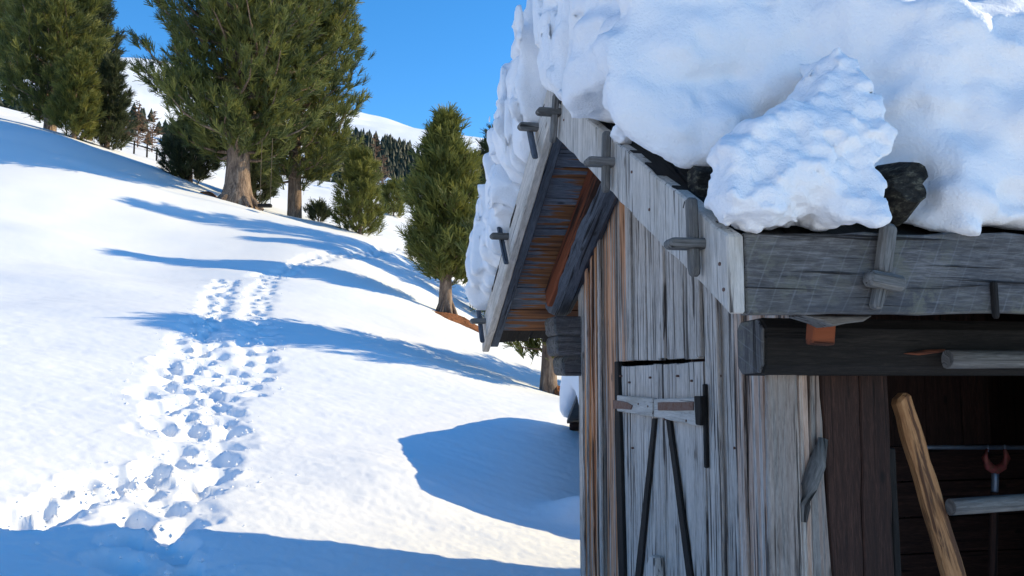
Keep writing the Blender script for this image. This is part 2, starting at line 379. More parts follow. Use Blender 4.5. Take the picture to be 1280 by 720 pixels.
# mound beside the low shed and soft hollows
def bumpy(x, y, r, h):
    global GZ
    d = np.hypot(GX - x, GY - y) / r; GZ = GZ + h * np.exp(-d * d * 2)
m_ = gpt(715, 650); bumpy(m_.x + 0.15, m_.y, 0.5, 0.22)
m_ = gpt(500, 600); bumpy(m_.x, m_.y, 0.9, 0.10)
wx = 0.020 * fbm(GX * 8, GY * 8, 0.3, 3, 41); wy = 0.020 * fbm(GX * 8, GY * 8, 5.3, 3, 42)
fine_n = fbm(GX * 16, GY * 16, 0.9, 3, 51)
track = np.zeros_like(GZ)
dz = np.zeros_like(GZ)
for (sx, sy, sr, sd, sa) in stamps:
    r0 = math.hypot(sx, sy); i0 = np.searchsorted(rad, r0 - sr * 4.5); i1 = np.searchsorted(rad, r0 + sr * 4.5)
    t0 = math.atan2(sx, sy); j0 = np.searchsorted(th[:760], t0 - sr * 4.5 / r0); j1 = np.searchsorted(th[:760], t0 + sr * 4.5 / r0)
    sl = (slice(i0, i1), slice(j0, j1))
    dx = GX[sl] - sx + wx[sl]; dy = GY[sl] - sy + wy[sl]
    ca, sa_ = math.cos(sa), math.sin(sa)
    q = np.sqrt(((dx * ca + dy * sa_) / 1.35) ** 2 + (-dx * sa_ + dy * ca) ** 2) / sr
    hq = np.clip((1.35 - q) / 0.8, 0, 1); hole = -sd * hq * hq * (3 - 2 * hq)
    rim = sd * 0.16 * np.exp(-((q - 1.35) / 0.30) ** 2)
    dz[sl] = np.minimum(dz[sl], hole) + np.where(hole < -0.01, 0, rim * 0.8)
    track[sl] = np.maximum(track[sl], np.exp(-(q / 2.0) ** 2))
tz = np.zeros_like(GZ)
for (sx, sy, sr, sd) in trough:
    r0 = math.hypot(sx, sy); i0 = np.searchsorted(rad, r0 - sr * 2); i1 = np.searchsorted(rad, r0 + sr * 2)
    t0 = math.atan2(sx, sy); j0 = np.searchsorted(th[:760], t0 - sr * 2 / r0); j1 = np.searchsorted(th[:760], t0 + sr * 2 / r0)
    sl = (slice(i0, i1), slice(j0, j1))
    q = np.hypot(GX[sl] - sx + 2 * wx[sl], GY[sl] - sy + 2 * wy[sl]) / sr
    tz[sl] = np.minimum(tz[sl], -sd * np.clip((1.5 - q) / 0.7, 0, 1))
dz = np.clip(dz, -0.3, 0.09) + tz
GZ += dz + track * (0.009 * fine_n + 0.004 * fbm(GX * 34, GY * 34, 0.2, 2, 61))
nr, nc = GZ.shape
V = np.stack([GX, GY, GZ], -1).reshape(-1, 3)
V = np.concatenate([V, [[0, 0, GZ[0].mean()]]])
ii, jj = np.meshgrid(np.arange(nr - 1), np.arange(nc), indexing='ij')
j2 = (jj + 1) % nc
F = np.stack([ii * nc + jj, ii * nc + j2, (ii + 1) * nc + j2, (ii + 1) * nc + jj], -1).reshape(-1, 4)[:, ::-1]
g_ = mesh_np('snow_ground', V, F.copy(), M_snow, smooth=True); tag(g_, kind='structure')

# loose crumbs thrown up beside the prints: far too many to count
cr_v, cr_f = [], []
def crumb(p, r, rnd):
    b = len(cr_v)
    for a in [(1, 0, 0), (-1, 0, 0), (0, 1, 0), (0, -1, 0), (0, 0, 1), (0, 0, -1)]:
        cr_v.append((p[0] + a[0] * r * rnd.uniform(.6, 1.3), p[1] + a[1] * r * rnd.uniform(.6, 1.3), p[2] + a[2] * r * rnd.uniform(.5, 1)))
    for f in [(0, 2, 4), (2, 1, 4), (1, 3, 4), (3, 0, 4), (2, 0, 5), (1, 2, 5), (3, 1, 5), (0, 3, 5)]: cr_f.append([b + q for q in f])
cx, cy, crr = [], [], []
for (sx, sy, sr, sd, sa) in stamps:
    if sy > 24: continue
    for q in range(5):
        a = rs.uniform(0, 6.28); d = sr * (1.2 + abs(rs.gauss(0, 1.6)))
        cx.append(sx + d * math.cos(a)); cy.append(sy + d * math.sin(a)); crr.append(min(0.04, 0.005 + abs(rs.gauss(0, 0.008))))
cz = ground(np.array(cx), np.array(cy))
for x_, y_, z_, r_ in zip(cx, cy, cz, crr): crumb((x_, y_, z_ + r_ * 0.5), r_, rs)
tag(mesh_np('snow_crumbs', cr_v, cr_f, M_snow), 'loose snow crumbs scattered beside the footprints of the trail', 'snow', kind='stuff')

# ------------------------------------------------------------------ hut frame of reference: a along the eave, b along the gable, c up
gx = (411 - 640) / FPX * math.cos(R(PITCH))
GD = Vector((gx, 1, 0)).normalized(); ED = Vector((GD.y, -GD.x, 0)); UP = Vector((0, 0, 1))
ORG = at(911, 393, 2.4); ORG.z = 0.0
def W(a, b, c): return ORG + ED * a + GD * b + UP * c
def onA(px, py, a):
    d = ray(px, py); t = (ORG.dot(ED) + a) / d.dot(ED); p = d * t - ORG
    return p.dot(GD), (d * t).z
def onB(px, py, b):
    d = ray(px, py); t = (ORG.dot(GD) + b) / d.dot(GD); p = d * t - ORG
    return p.dot(ED), (d * t).z
bR, cRb = onA(911, 393, 0); _, cRt = onA(925, 287, 0)
bM, cMt = onA(684, 107, 0); _, cMb = onA(690, 180, 0)
bL, cLb = onA(602, 440, 0); _, cLt = onA(599, 404, 0)
HB = (cRt - cRb)                               # board height measured upright
slR = (cMt - cRt) / bM; slL = (cMt - cLt) / (bL - bM)
print('hut', bM, bL, cRb, cRt, cMb, cMt, cLb, cLt, 'slopes', slR, slL)
def top(b): return cMt - (slR * (bM - b) if b < bM else slL * (b - bM))      # line of the barge tops
HUTLEN = 6.6
hut = empty('wooden_hut', W(0.5, 0.5, 0) + Vector((0, 0, -1.6)), 'weathered grey wooden hut with plank gable, low door and deep snow on its roof', 'hut')
HI = Matrix.Translation(-hut.location)
def hp(o):                                     # parent to the hut keeping world coordinates
    o.parent = hut; o.matrix_parent_inverse = HI; return o
def sub(o, par): o.parent = par; return o
def wavy(p0, p1, n, amp, seed):
    rnd = random.Random(seed); out = []
    d = (p1[0] - p0[0], p1[1] - p0[1]); L = math.hypot(*d); nx, ny = -d[1] / L, d[0] / L
    for i in range(n):
        f = i / n; o_ = rnd.uniform(-amp, amp) if i else 0
        out.append((p0[0] + d[0] * f + nx * o_, p0[1] + d[1] * f + ny * o_))
    return out
def outline(cs, amp=0.004, step=0.12, seed=1):
    o_ = []
    for i, p in enumerate(cs):
        q = cs[(i + 1) % len(cs)]; n = max(1, int(math.hypot(q[0] - p[0], q[1] - p[1]) / step))
        o_ += wavy(p, q, n, amp, seed * 17 + i)
    return o_
WA = 0.52                                      # gable wall plane
# --- gable wall planks
def roof_under(b): return top(b) - 0.075
bwL = onA(727, 560, WA)[0]; bwR = onA(1000, 560, WA)[0]
dL, dTop = onA(772, 452, WA); dR, dTop2 = onA(878, 446, WA)
print('wall', bwL, bwR, 'door', dL, dR, dTop)
ZB = -1.75
mb = MB(); b = bwR; i = 0; rp = random.Random(3)
while b < bwL + 0.02:
    wd = rp.choice([0.06, 0.085, 0.1, 0.12, 0.15])
    edge = [e for e in (dR, dL) if b < e - 1e-6 < b + wd + 0.02]
    if edge: wd = edge[0] - b
    wd = min(wd, bwL + 0.05 - b)
    lo = (dTop + (dTop2 - dTop) * (dL - b) / (dL - dR) + rp.uniform(-0.008, .006)) if dR - 1e-4 <= b < dL - 0.01 else ZB
    hi0, hi1 = roof_under(b), roof_under(b + wd)
    stain = 0.0
    px_ = b
    b565 = onA(748, 400, WA)[0]; b_or = onA(736, 400, WA)[0]; b_mid = onA(768, 330, WA)[0]
    if b + wd > b565 and b < b_or + 0.12: stain = 0.9
    elif abs(b - b_mid) < 0.2: stain = 0.55
    elif b < onA(925, 500, WA)[0]: stain = 0.22
    cs = outline([(b + 0.003, lo), (b + wd - 0.003, lo), (b + wd - 0.003, hi1), (b + 0.003, hi0)], 0.003, 0.22, i + 3)
    off = rp.uniform(-0.010, 0.012)
    mb.slab(cs, W(WA, 0, 0), GD, UP, ED, 0.035, 'y', None, stain, off)
    # narrow cover strips over some joints
    if rp.random() < 0.45 and not (dR - 0.04 < b < dL + 0.04):
        mb.slab(outline([(b - 0.018, lo + 0.0), (b + 0.016, lo), (b + 0.016, hi0 - 0.03), (b - 0.018, hi0 - 0.03)], 0.003, 0.25, i + 90), W(WA, 0, 0), GD, UP, ED, 0.016, 'y', None, stain * 0.6, -0.0275)
    b += wd; i += 1
hp(mb.build('gable_wall', M_plank, bevel=0.003))
# --- the door
mb = MB(); b = dR + 0.012; i = 0
door_b = [dR + 0.012]
while door_b[-1] < dL - 0.02: door_b.append(min(dL - 0.012, door_b[-1] + rp.uniform(0.11, 0.17)))
for b0, b1 in zip(door_b[:-1], door_b[1:]):
    t0 = dTop2 - 0.02 - 0.01 * (b0 - dR); i += 1
    mb.slab(outline([(b0 + 0.0025, ZB), (b1 - 0.0025, ZB), (b1 - 0.0025, t0 + rp.uniform(-.006, .004)), (b0 + 0.0025, t0)], 0.0025, 0.25, i + 40), W(WA, 0, 0), GD, UP, ED, 0.03, 'y', None, 0, 0.008 + rp.uniform(-.003, .003))
door = hp(mb.build('door', M_door, bevel=0.003))
def apoly(pix, a): return [onA(x, y, a) for x, y in pix]
def aslab(name, pix, a, t, mat, par, along='x', amp=0.002, stain=0.0, bevel=0.004, pid=None):
    m = MB(); m.slab(outline(apoly(pix, a), amp, 0.1, len(pix) + int(pix[0][0])), W(a, 0, 0), GD, UP, ED, t, along, pid, stain)
    o = m.build(name, mat, bevel=bevel)
    return sub(o, par) if par is not hut else hp(o)
aD = WA - 0.022
aslab('hinge_board', [(771, 494), (815, 498), (815, 521), (771, 514)], aD, 0.028, M_barge, door, pid=0.2)
aslab('hinge_board', [(817, 499), (876, 496), (876, 533), (817, 521)], aD, 0.028, M_barge, door, pid=0.35)
aslab('strap_hinge', [(766, 500), (783, 503), (790, 507), (788, 512), (775, 511), (766, 511)], aD - 0.006, 0.006, M_rust, door, bevel=0.001)
aslab('strap_hinge', [(822, 503), (866, 502), (866, 513), (822, 513)], aD - 0.006, 0.006, M_rust, door, bevel=0.001)
aslab('latch_block', [(867, 495), (875, 495), (876, 512), (875, 532), (869, 531)], aD - 0.012, 0.03, M_dark, door, 'y')
aslab('brace', [(815, 523), (819, 523), (800, 724), (793, 724)], WA - 0.008, 0.014, M_dark, door, 'y', bevel=0.002)  # both slats coloured dark for the shadow edges of the slanting boards
aslab('brace', [(832, 523), (837, 523), (865, 724), (858, 724)], WA - 0.008, 0.014, M_dark, door, 'y', bevel=0.002)
aslab('door_handle', [(808, 730), (806, 708), (812, 694), (817, 696), (819, 730)], WA - 0.05, 0.05, M_door, door, 'y', bevel=0.008)
# dark strips beside the door: painted shade of left gap and right slot
aslab('door_gap_strip', [(767.5, 452), (772, 452), (775, 540), (780, 724), (773, 724), (768, 540)], WA - 0.012, 0.03, M_dark, hut, 'y')
aslab('door_gap_strip', [(877.5, 480), (880.5, 480), (882.5, 585), (879.5, 585)], WA - 0.010, 0.016, M_dark, hut, 'y')
# --- barge boards with their tusk keys
def bslope(b0, b1, h_top, h_bot, a0, t, mat, amp, seed, name, stain=0.0, cut=None):
    cs = [(b0, top(b0) + h_bot), (b1, top(b1) + h_bot), (b1, top(b1) + h_top), (b0, top(b0) + h_top)]
    if b0 < bM < b1: cs = [(b0, top(b0) + h_bot), (bM, top(bM) + h_bot), (b1, top(b1) + h_bot), (b1, top(b1) + h_top), (bM, top(bM) + h_top), (b0, top(b0) + h_top)]
    sl_ = slR if b1 <= bM + 0.03 else -slL
    ax = (GD + UP * sl_).normalized(); ay = (UP - GD * sl_).normalized()
    o2 = W(a0, 0, 0)
    pts = [((GD * x + UP * y).dot(ax), (GD * x + UP * y).dot(ay)) for x, y in outline(cs, amp, 0.1, seed)]
    m = MB()
    if b1 <= bM + 0.03: m.slab(outline(cs, amp, 0.1, seed), o2, GD, UP, ED, t, 'y', 0.55, stain)     # upright saw grain
    else: m.slab(pts, o2, ax, ay, ED, t, 'x', None, stain)
    return hp(m.build(name, mat, bevel=0.006))
bgR = bslope(0.0, bM - 0.03, 0, -HB, 0.0, 0.05, M_barge, 0.006, 4, 'barge_board')
bgL = bslope(bM - 0.027, bL, 0.0, -HB * 0.97, 0.004, 0.05, M_barge, 0.005, 5, 'barge_board')
bslope(bM + 0.02, bL - 0.02, -HB * 0.35, -HB * 0.86, 0.057, 0.06, M_navy, 0.004, 6, 'backing_batten')
def stick(name, p0, p1, wv, tv, w_, t_, mat, par, rnd_end=True, taper=1.0):
    """a whittled stick with rounded ends from p0 to p1"""
    ax = (p1 - p0); L = ax.length; ax.normalize(); m = MB()
    h = w_ / 2; k_ = h * taper
    pts = [(0, -h * .8), (L * .1, -h), (L * .9, -k_), (L, -k_ * .6), (L * 1.012, 0), (L, k_ * .6), (L * .9, k_), (L * .1, h), (0, h * .8), (-L * .012, 0)]
    m.slab(outline(pts, 0.001, 0.05, int(L * 1000)), p0 - tv * (t_ / 2), ax, wv, tv, t_, 'x')
    o = m.build(name, mat, bevel=min(w_, t_) * 0.22)
    return sub(o, par) if par is not hut else hp(o)
def key_pair(par, top_px, bot_px, peg_l, peg_r, aa=-0.028):
    b0, c0 = onA(*top_px, aa); b1, c1 = onA(*bot_px, aa)
    stick('wedge', W(aa, b0, c0), W(aa, b1, c1), GD, ED, 0.038, 0.03, M_navy if par is bgL else M_peg, par)
    bb, cc = (b0 + b1) / 2, onA((peg_l[0] + peg_r[0]) / 2, (peg_l[1] + peg_r[1]) / 2, aa)[1]
    return bb, cc
for t_, b_, pl, pr in [((864, 248), (868, 345), (834, 308), (876, 311)), ((758, 165), (757, 240), (732, 210), (764, 211)), ((695, 118), (691, 178), (671, 151), (697, 151))]:
    bb, cc = key_pair(bgR, t_, b_, pl, pr)
    a_out = onB(pl[0], pl[1], bb)[0]
    stick('peg', W(a_out, bb, cc), W(0.06, bb, cc), UP, GD, 0.032, 0.06, M_peg, bgR)
for t_, b_, pl in [((660, 152), (669, 198), (648, 179)), ((624, 284), (633, 330), (613, 308)), ((598, 386), (603, 428), (588, 406))]:
    bb, cc = key_pair(bgL, t_, b_, pl, pl, -0.03)
    a_out = onB(pl[0], pl[1], bb)[0]
    stick('peg', W(max(a_out, -0.2), bb, cc), W(0.06, bb, cc), UP, GD, 0.038, 0.06, M_peg, bgL)
for x_, y_, a_n in [(775, 470, WA - 0.004), (786, 478, WA), (812, 472, WA), (846, 470, WA), (864, 476, WA), (798, 505, aD), (810, 508, aD), (830, 524, aD), (858, 526, aD), (790, 560, WA), (900, 470, WA), (918, 560, WA), (936, 480, WA), (748, 500, WA),
                   (705, 150, 0.0), (735, 205, 0.0), (790, 215, 0.0), (812, 262, 0.0), (842, 300, 0.0), (900, 330, 0.0), (905, 362, 0.0)]:
    b_n, c_n = onA(x_, y_, a_n); m = MB()
    m.slab([(b_n + 0.0065 * math.cos(q * .785), c_n + 0.0055 * math.sin(q * .785)) for q in range(8)], W(a_n, 0, 0), GD, UP, ED, 0.03, 'y', 0.5, 0, -0.003)
    hp(m.build('nail', M_rust, bevel=0))
# --- roof boarding (planks run along the eave direction) and split shingles above
mb = MB()
for side in (0, 1):
    b = 0.05 if side == 0 else bM; end = bM if side == 0 else bL - 0.02; sl_ = slR if side == 0 else -slL
    ax = (GD + UP * sl_).normalized(); nrm = (UP - GD * sl_).normalized(); L = (end - b) * math.sqrt(1 + sl_ * sl_); q = 0
    o0 = W(0, b, top(b) - 0.075)
    while q < L - 0.01:
        wd = min(rp.uniform(0.09, 0.2), L - q)
        mb.slab([(q + 0.002, 0.112), (q + wd - 0.002, 0.112), (q + wd - 0.002, HUTLEN), (q + 0.002, HUTLEN)], o0, ax, ED, nrm, 0.028, 'y', None, rp.uniform(0.0, 1.0), rp.uniform(-0.004, 0.006))
        q += wd
roof = hp(mb.build('roof', M_soffit, bevel=0.002))
mb = MB(); rs2 = random.Random(8)
for side in (0, 1):
    sl_ = slR if side == 0 else -slL
    ax = (GD + UP * sl_).normalized(); nrm = (UP - GD * sl_).normalized()
    for row in range(11):
        bb = (0.06 + row * 0.185) if side == 0 else (bM + 0.04 + row * 0.185)
        a = 0.0
        while a < (1.6 if side == 0 else 0.5):
            wd = rs2.uniform(0.07, 0.13)
            o0 = W(a + rs2.uniform(0.0, .02), bb, top(bb) - 0.04)
            tilt = (ax + nrm * rs2.uniform(-0.02, 0.10) * (1 if side == 0 else 0)).normalized(); n2 = tilt.cross(ED) * -1
            if n2.z < 0: n2 = -n2
            Lk = rs2.uniform(0.2, 0.3)
            mb.slab(outline([(0, 0), (Lk, 0), (Lk, wd - 0.006), (0, wd - 0.006)], 0.006, 0.06, int(rs2.random() * 1e5)), o0, tilt, ED, n2, rs2.uniform(0.014, 0.03), 'x')
            a += wd
sub(mb.build('shingles', M_dark, bevel=0.002), roof)
# --- rafters under the boarding at the gable wall
def rafter(side, a0, h, wdt, mat, stain, name='rafter', drop=0.08, ext=0.0):
    m = MB()
    b0, b1 = (0.25, bM) if side == 0 else (bM, bL - 0.45 + ext)
    N = 14; path = []; rd = []
    for i in range(N + 1):
        f = i / N; b_ = b0 + (b1 - b0) * f
        path.append(W(a0 + 0.006 * math.sin(f * 9), b_, top(b_) - drop - h / 2 + 0.008 * math.sin(f * 7 + 1))); rd.append(h / 2 * (1.0 + 0.04 * math.sin(f * 17)))
    m.tube(path, rd, 10, None, stain, 0.045, False, wdt / h, None, 5)
    return hp(m.build(name, mat, bevel=0.008))
k_red = rafter(1, 0.45, 0.20, 0.17, M_navy, 0.0)
m = MB(); sl_ = -slL; ax = (GD + UP * sl_).normalized(); nrm = (UP - GD * sl_).normalized()
L_ = (bL - 0.45 - bM) * math.sqrt(1 + sl_ * sl_)
m.slab(outline([(0.02, -0.205), (L_, -0.205), (L_, -0.07), (0.02, -0.07)], 0.007, 0.08, 71), W(0, bM, top(bM)), ax, nrm, ED, 0.05, 'x', None, 0.8, 0.345)
sub(m.build('stripped_face', M_red, bevel=0.008), k_red)
rafter(0, 0.43, 0.18, 0.16, M_navy, 0.1)
# stepped log ends carrying the far rafter
bC = bwL + 0.10
cC = onA(700, 396, 0.4)[1]; lh = (onA(700, 396, 0.4)[1] - onA(700, 470, 0.4)[1]) / 3.0
for q in range(3):
    m = MB(); a_l = [0.335, 0.345, 0.39][q]
    m.slab(outline([(a_l + 0.01, cC - (q + 1) * lh + 0.01), (a_l + 0.03, cC - (q + 1) * lh + 0.003), (0.62, cC - (q + 1) * lh + 0.003), (0.62, cC - q * lh), (a_l + 0.02, cC - q * lh), (a_l, cC - q * lh - 0.02)], 0.004, 0.05, 60 + q),
           W(0, bC - 0.12, 0), ED, UP, GD, 0.26, 'x')
    hp(m.build('log_end', M_eave, bevel=0.012))
# --- eave side: fascia board, eave log, posts
def bslab(name, pix, b_, t, mat, par, along='x', amp=0.003, stain=0.0, bevel=0.005, pid=None, raw=None):
    pts = raw or [onB(x, y, b_) for x, y in pix]
    m = MB(); m.slab(outline(pts, amp, 0.09, int(abs(pts[0][0]) * 997) + len(pts)), W(0, b_, 0), ED, UP, GD, t, along, pid, stain)
    o = m.build(name, mat, bevel=bevel)
    return sub(o, par) if par is not hut else hp(o)
f0 = onB(931, 290, 0.0); f1 = onB(931, 393, 0.0); f2 = onB(1280, 390, 0); f3 = onB(1280, 292, 0)
rs_b = (f2[1] - f1[1]) / (f2[0] - f1[0]); rs_t = (f3[1] - f0[1]) / (f3[0] - f0[0])
eave = bslab('eave_board', None, 0.002, 0.045, M_eave, hut, raw=[(0.054, f1[1]), (2.2, f1[1] + rs_b * 2.1), (HUTLEN, f1[1] + rs_b * 2.1), (HUTLEN, f0[1] + rs_b * 2.1), (2.2, f0[1] + rs_t * 2.1), (0.054, f0[1])], amp=0.005)
def bst(name, p, q, b_, w_, t_, mat, par):
    a0, c0 = onB(*p, b_); a1, c1 = onB(*q, b_); d = Vector((a1 - a0, c1 - c0)).normalized()
    wv = ED * -d.y + UP * d.x
    return stick(name, W(a0, b_, c0), W(a1, b_, c1), wv, GD, w_, t_, mat, par)
bst('wedge', (1111, 281), (1103, 343), -0.025, 0.042, 0.04, M_peg, eave)
bst('wedge', (1102, 348), (1094, 386), -0.016, 0.03, 0.035, M_peg, eave)
bst('peg', (1083, 347), (1128, 356), -0.03, 0.045, 0.05, M_peg, eave)
bst('peg', (1242, 352), (1245, 398), -0.008, 0.016, 0.02, M_dark, eave)
# eave log under the fascia
aE, cE = onB(955, 433, 0.42)
hh = (onB(955, 396, 0.42)[1] - onB(955, 468, 0.42)[1]) / 2
aB = onB(953, 433, 0.43)[0]
def beam_sec(k, jit, seed):
    rnd = random.Random(seed); q = 0.3
    return [((x + rnd.uniform(-jit, jit)) * hh * k, (y + rnd.uniform(-jit, jit)) * hh * k) for x, y in ((-1, -1 + q), (-1, 1 - q), (-1 + q, 1), (1 - q, 1), (1, 1 - q), (1, -1 + q), (1 - q, -1), (-1 + q, -1))]
m = MB(); m.slab(beam_sec(1.0, 0.05, 2), W(aB + 0.004, 0.52, cE), GD, UP, ED, HUTLEN - 0.5 - aB, 'n', 0.4)
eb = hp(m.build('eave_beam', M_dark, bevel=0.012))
m = MB(); m.slab(beam_sec(0.95, 0.04, 2), W(aB - 0.002, 0.52, cE), GD, UP, ED, 0.012, 'y', 0.3)
sub(m.build('end_grain', M_eave, bevel=0.004), eb)
bslab('eave_bracket', [(1004, 394), (1092, 394), (1080, 402), (1060, 404), (1042, 408), (1030, 402)], 0.2, 0.10, M_peg, hut, 'x', 0.002, 0.9)
bslab('eave_bracket', [(1018, 402), (1046, 402), (1044, 432), (1016, 430)], 0.31, 0.05, M_red, hut, 'x', 0.002, 1.0)
bslab('wood_splinter', [(1130, 442), (1160, 437), (1184, 436), (1182, 440), (1150, 444)], 0.412, 0.015, M_red, hut, 'x', 0.001, 1.0)
# side-wall timbers beneath the log
bS = 0.60
bslab('side_plank', [(1013, 462), (1024, 462), (1030, 560), (1034, 640), (1041, 724), (1016, 724), (1012, 600)], bS - 0.02, 0.035, M_corner, hut, 'y', 0.004, 0.1)
bslab('side_post', [(1025, 462), (1073, 462), (1080, 724), (1041, 724), (1035, 640), (1031, 560)], bS, 0.12, M_red, hut, 'y', 0.004, 0.0)
bslab('side_post', [(1074, 462), (1109, 462), (1119, 724), (1081, 724)], bS - 0.003, 0.13, M_red, hut, 'y', 0.004, 0.0, pid=0.05)
bslab('side_plank', [(1110, 560), (1120, 560), (1128, 724), (1119, 724)], bS + 0.03, 0.04, M_dark, hut, 'y', 0.002)
bslab('corner_plank', [(958, 455), (996, 455), (999, 724), (962, 724)], 0.535, 0.02, M_corner, hut, 'y', 0.003, 0.05)
m = MB(); pth = [onB(x, y, bS - 0.04) for x, y in ((1028, 548), (1020, 580), (1011, 608), (1005, 632), (1004, 652))]
m.tube([W(a, bS - 0.045, c) for a, c in pth], [0.018, 0.03, 0.028, 0.022, 0.012], 8, None, 0, 0.1, True)
hp(m.build('wooden_hook', M_peg, bevel=0))
# walls that close the hut: far side, rear gable, interior back boards with gaps, floor
def wall_planks(name, org, X, N, length, hfun, mat, wd_rng, gap, lo=ZB, seed=1, t=0.03):
    rr = random.Random(seed); m = MB(); q = 0
    while q < length - 0.01:
        wd = min(rr.choice(wd_rng), length - q)
        m.slab([(q + gap, lo), (q + wd - gap, lo), (q + wd - gap, hfun(q + wd)), (q + gap, hfun(q))], org, X, UP, N, t, 'y', None, 0.0, rr.uniform(-.004, .004))
        q += wd
    return hp(m.build(name, mat, bevel=0.002))
aG = onB(1202, 482, bwL + 0.03)[0]
for g0, g1 in ((WA, aG - 0.011), (aG + 0.011, HUTLEN - 0.2)):
    wall_planks('far_wall', W(g0, bwL + 0.02, 0), ED, GD, g1 - g0, lambda q: roof_under(bwL + 0.05), M_plank, [0.12, 0.16, 0.2], 0.0005, seed=4)
wall_planks('rear_gable_wall', W(HUTLEN - 0.3, bwR, 0), GD, ED, bwL - bwR, lambda q: roof_under(bwR + q), M_plank, [0.12, 0.16, 0.2], 0.001, seed=5)
wall_planks('side_wall', W(1.7, bS, 0), ED, GD, HUTLEN - 0.3 - 1.7, lambda q: cE, M_plank, [0.12, 0.16, 0.2], 0.002, seed=6)
# partition seen through the open side: boards above, horizontal boards below, two slits of daylight
bP = 1.55
m = MB(); sl1 = onB(1202, 500, bP)[0]; sl2 = onB(1220, 500, bP)[0]; a = WA + 0.04
cuts = [WA + 0.04, sl1 - 0.2, sl1, sl2 - 0.0008, sl2 + 0.16, sl2 + 0.36, 2.1, 2.4, 2.8]
cP = onB(1202, 556, bP)[1]
for c0, c1 in zip(cuts[:-1], cuts[1:]):
    if c1 == sl1: c1 -= 0.002
    if c0 == sl1: c0 += 0.002
    m.slab([(c0 + 0.0012, cP), (c1 - 0.0012, cP), (c1 - 0.0012, roof_under(bP)), (c0 + 0.0012, roof_under(bP))], W(0, bP, 0), ED, UP, GD, 0.025, 'y')
z_ = cP
while z_ > ZB:
    m.slab([(WA + 0.04, z_ - 0.165), (2.8, z_ - 0.165), (2.8, z_ - 0.003), (WA + 0.04, z_ - 0.003)], W(0, bP, 0), ED, UP, GD, 0.03, 'x'); z_ -= 0.168
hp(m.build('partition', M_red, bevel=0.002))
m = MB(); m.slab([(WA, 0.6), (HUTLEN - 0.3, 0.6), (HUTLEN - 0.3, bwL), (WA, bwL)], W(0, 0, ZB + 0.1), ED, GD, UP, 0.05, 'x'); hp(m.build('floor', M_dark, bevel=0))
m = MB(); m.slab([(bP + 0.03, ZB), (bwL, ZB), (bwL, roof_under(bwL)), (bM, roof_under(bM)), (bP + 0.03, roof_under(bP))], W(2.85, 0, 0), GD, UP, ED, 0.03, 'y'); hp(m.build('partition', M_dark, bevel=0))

# ------------------------------------------------------------------ things kept in the open side of the hut
def pole_thing(name, label, cat, p, q, r0, r1, mat, sides=12, group=None, wob=0.05, n=8, squash=1.0):
    m = MB(); P = [p.lerp(q, i / n) - p for i in range(n + 1)]
    m.tube(P, [r0 + (r1 - r0) * i / n for i in range(n + 1)], sides, None, 0, wob, True, squash, None, 7)
    o = m.build(name, mat, bevel=0); o.location = p; return tag(o, label, cat, group)
a0, c0 = onB(1126, 494, 0.66); a1, c1 = onB(1186, 724, 0.70)
dr = Vector((a1 - a0, c1 - c0)).normalized()
m = MB(); org = W(a0, 0.64, c0)
Lq = math.hypot(a1 - a0, c1 - c0) * 1.45; ax = ED * dr.x + UP * dr.y; ay = ED * -dr.y + UP * dr.x
hw = 0.034
m.slab(outline([(0.012, -hw), (Lq, -hw * 1.35), (Lq, hw * 1.35), (0, hw), (-0.006, hw * 0.2)], 0.003, 0.06, 9), Vector((0, 0, 0)), ax, ay, GD, 0.055, 'x', 0.5)
o = m.build('leaning_timber', M_pole, bevel=0.012); o.location = org
tag(o, 'pale freshly split timber leaning in the open side of the hut beside the dark post', 'timber')
p = W(onB(1184, 449, 0.36)[0], 0.36, onB(1184, 449, 0.36)[1]); q = W(onB(1290, 449, 0.36)[0] + 0.5, 0.36, onB(1290, 449, 0.36)[1])
pole_thing('wooden_pole', 'grey round wooden pole lying in front of the dark eave log, upper of two', 'pole', p, q, 0.031, 0.031, M_peg, 14, 'grey poles in the open side of the hut')
p = W(onB(1188, 634, 0.62)[0], 0.62, onB(1188, 634, 0.62)[1]); q = W(onB(1290, 630, 0.62)[0] + 0.4, 0.62, onB(1290, 630, 0.62)[1] + 0.02)
pole_thing('wooden_pole', 'grey rounded wooden pole across the tool handle, lower of two', 'pole', p, q, 0.030, 0.032, M_peg, 14, 'grey poles in the open side of the hut')
p = W(onB(1130, 559, 1.2)[0], 1.2, onB(1130, 559, 1.2)[1]); q = W(onB(1290, 562, 1.2)[0] + 0.5, 1.2, onB(1290, 562, 1.2)[1])
pole_thing('metal_rail', 'thin grey metal pipe running across the dark inside of the hut', 'pipe', p, q, 0.0095, 0.0095, M_steel, 10, wob=0.0)
bT = 1.05
def tp(x, y): a, c = onB(x, y, bT); return W(a, bT, c)
tool = empty('hanging_tool', tp(1245, 570), 'red forked iron tool with wooden handle hanging from the metal pipe', 'tool')
TI = Matrix.Translation(-tool.location)
def tpart(m, name, mat, bevel=0):
    o = m.build(name, mat, bevel=bevel); o.parent = tool; o.matrix_parent_inverse = TI; return o
m = MB()
arc = [tp(1234, 561), tp(1231, 572), tp(1236, 583), tp(1244, 588), tp(1253, 583), tp(1259, 572), tp(1256, 561)]
m.tube(arc, [0.006, 0.014, 0.019, 0.022, 0.019, 0.014, 0.006], 8, None, 0, 0.03, True); tpart(m, 'fork_head', M_redp)
m = MB(); m.tube([tp(1244, 584), tp(1244, 600), tp(1243, 622)], [0.016, 0.015, 0.014], 10, None, 0, 0.03); tpart(m, 'socket', M_steel)
m = MB(); m.tube([tp(1243, 615), tp(1242, 660), tp(1240, 760)], [0.017, 0.018, 0.019], 10, None, 0, 0.04); tpart(m, 'handle', M_red)
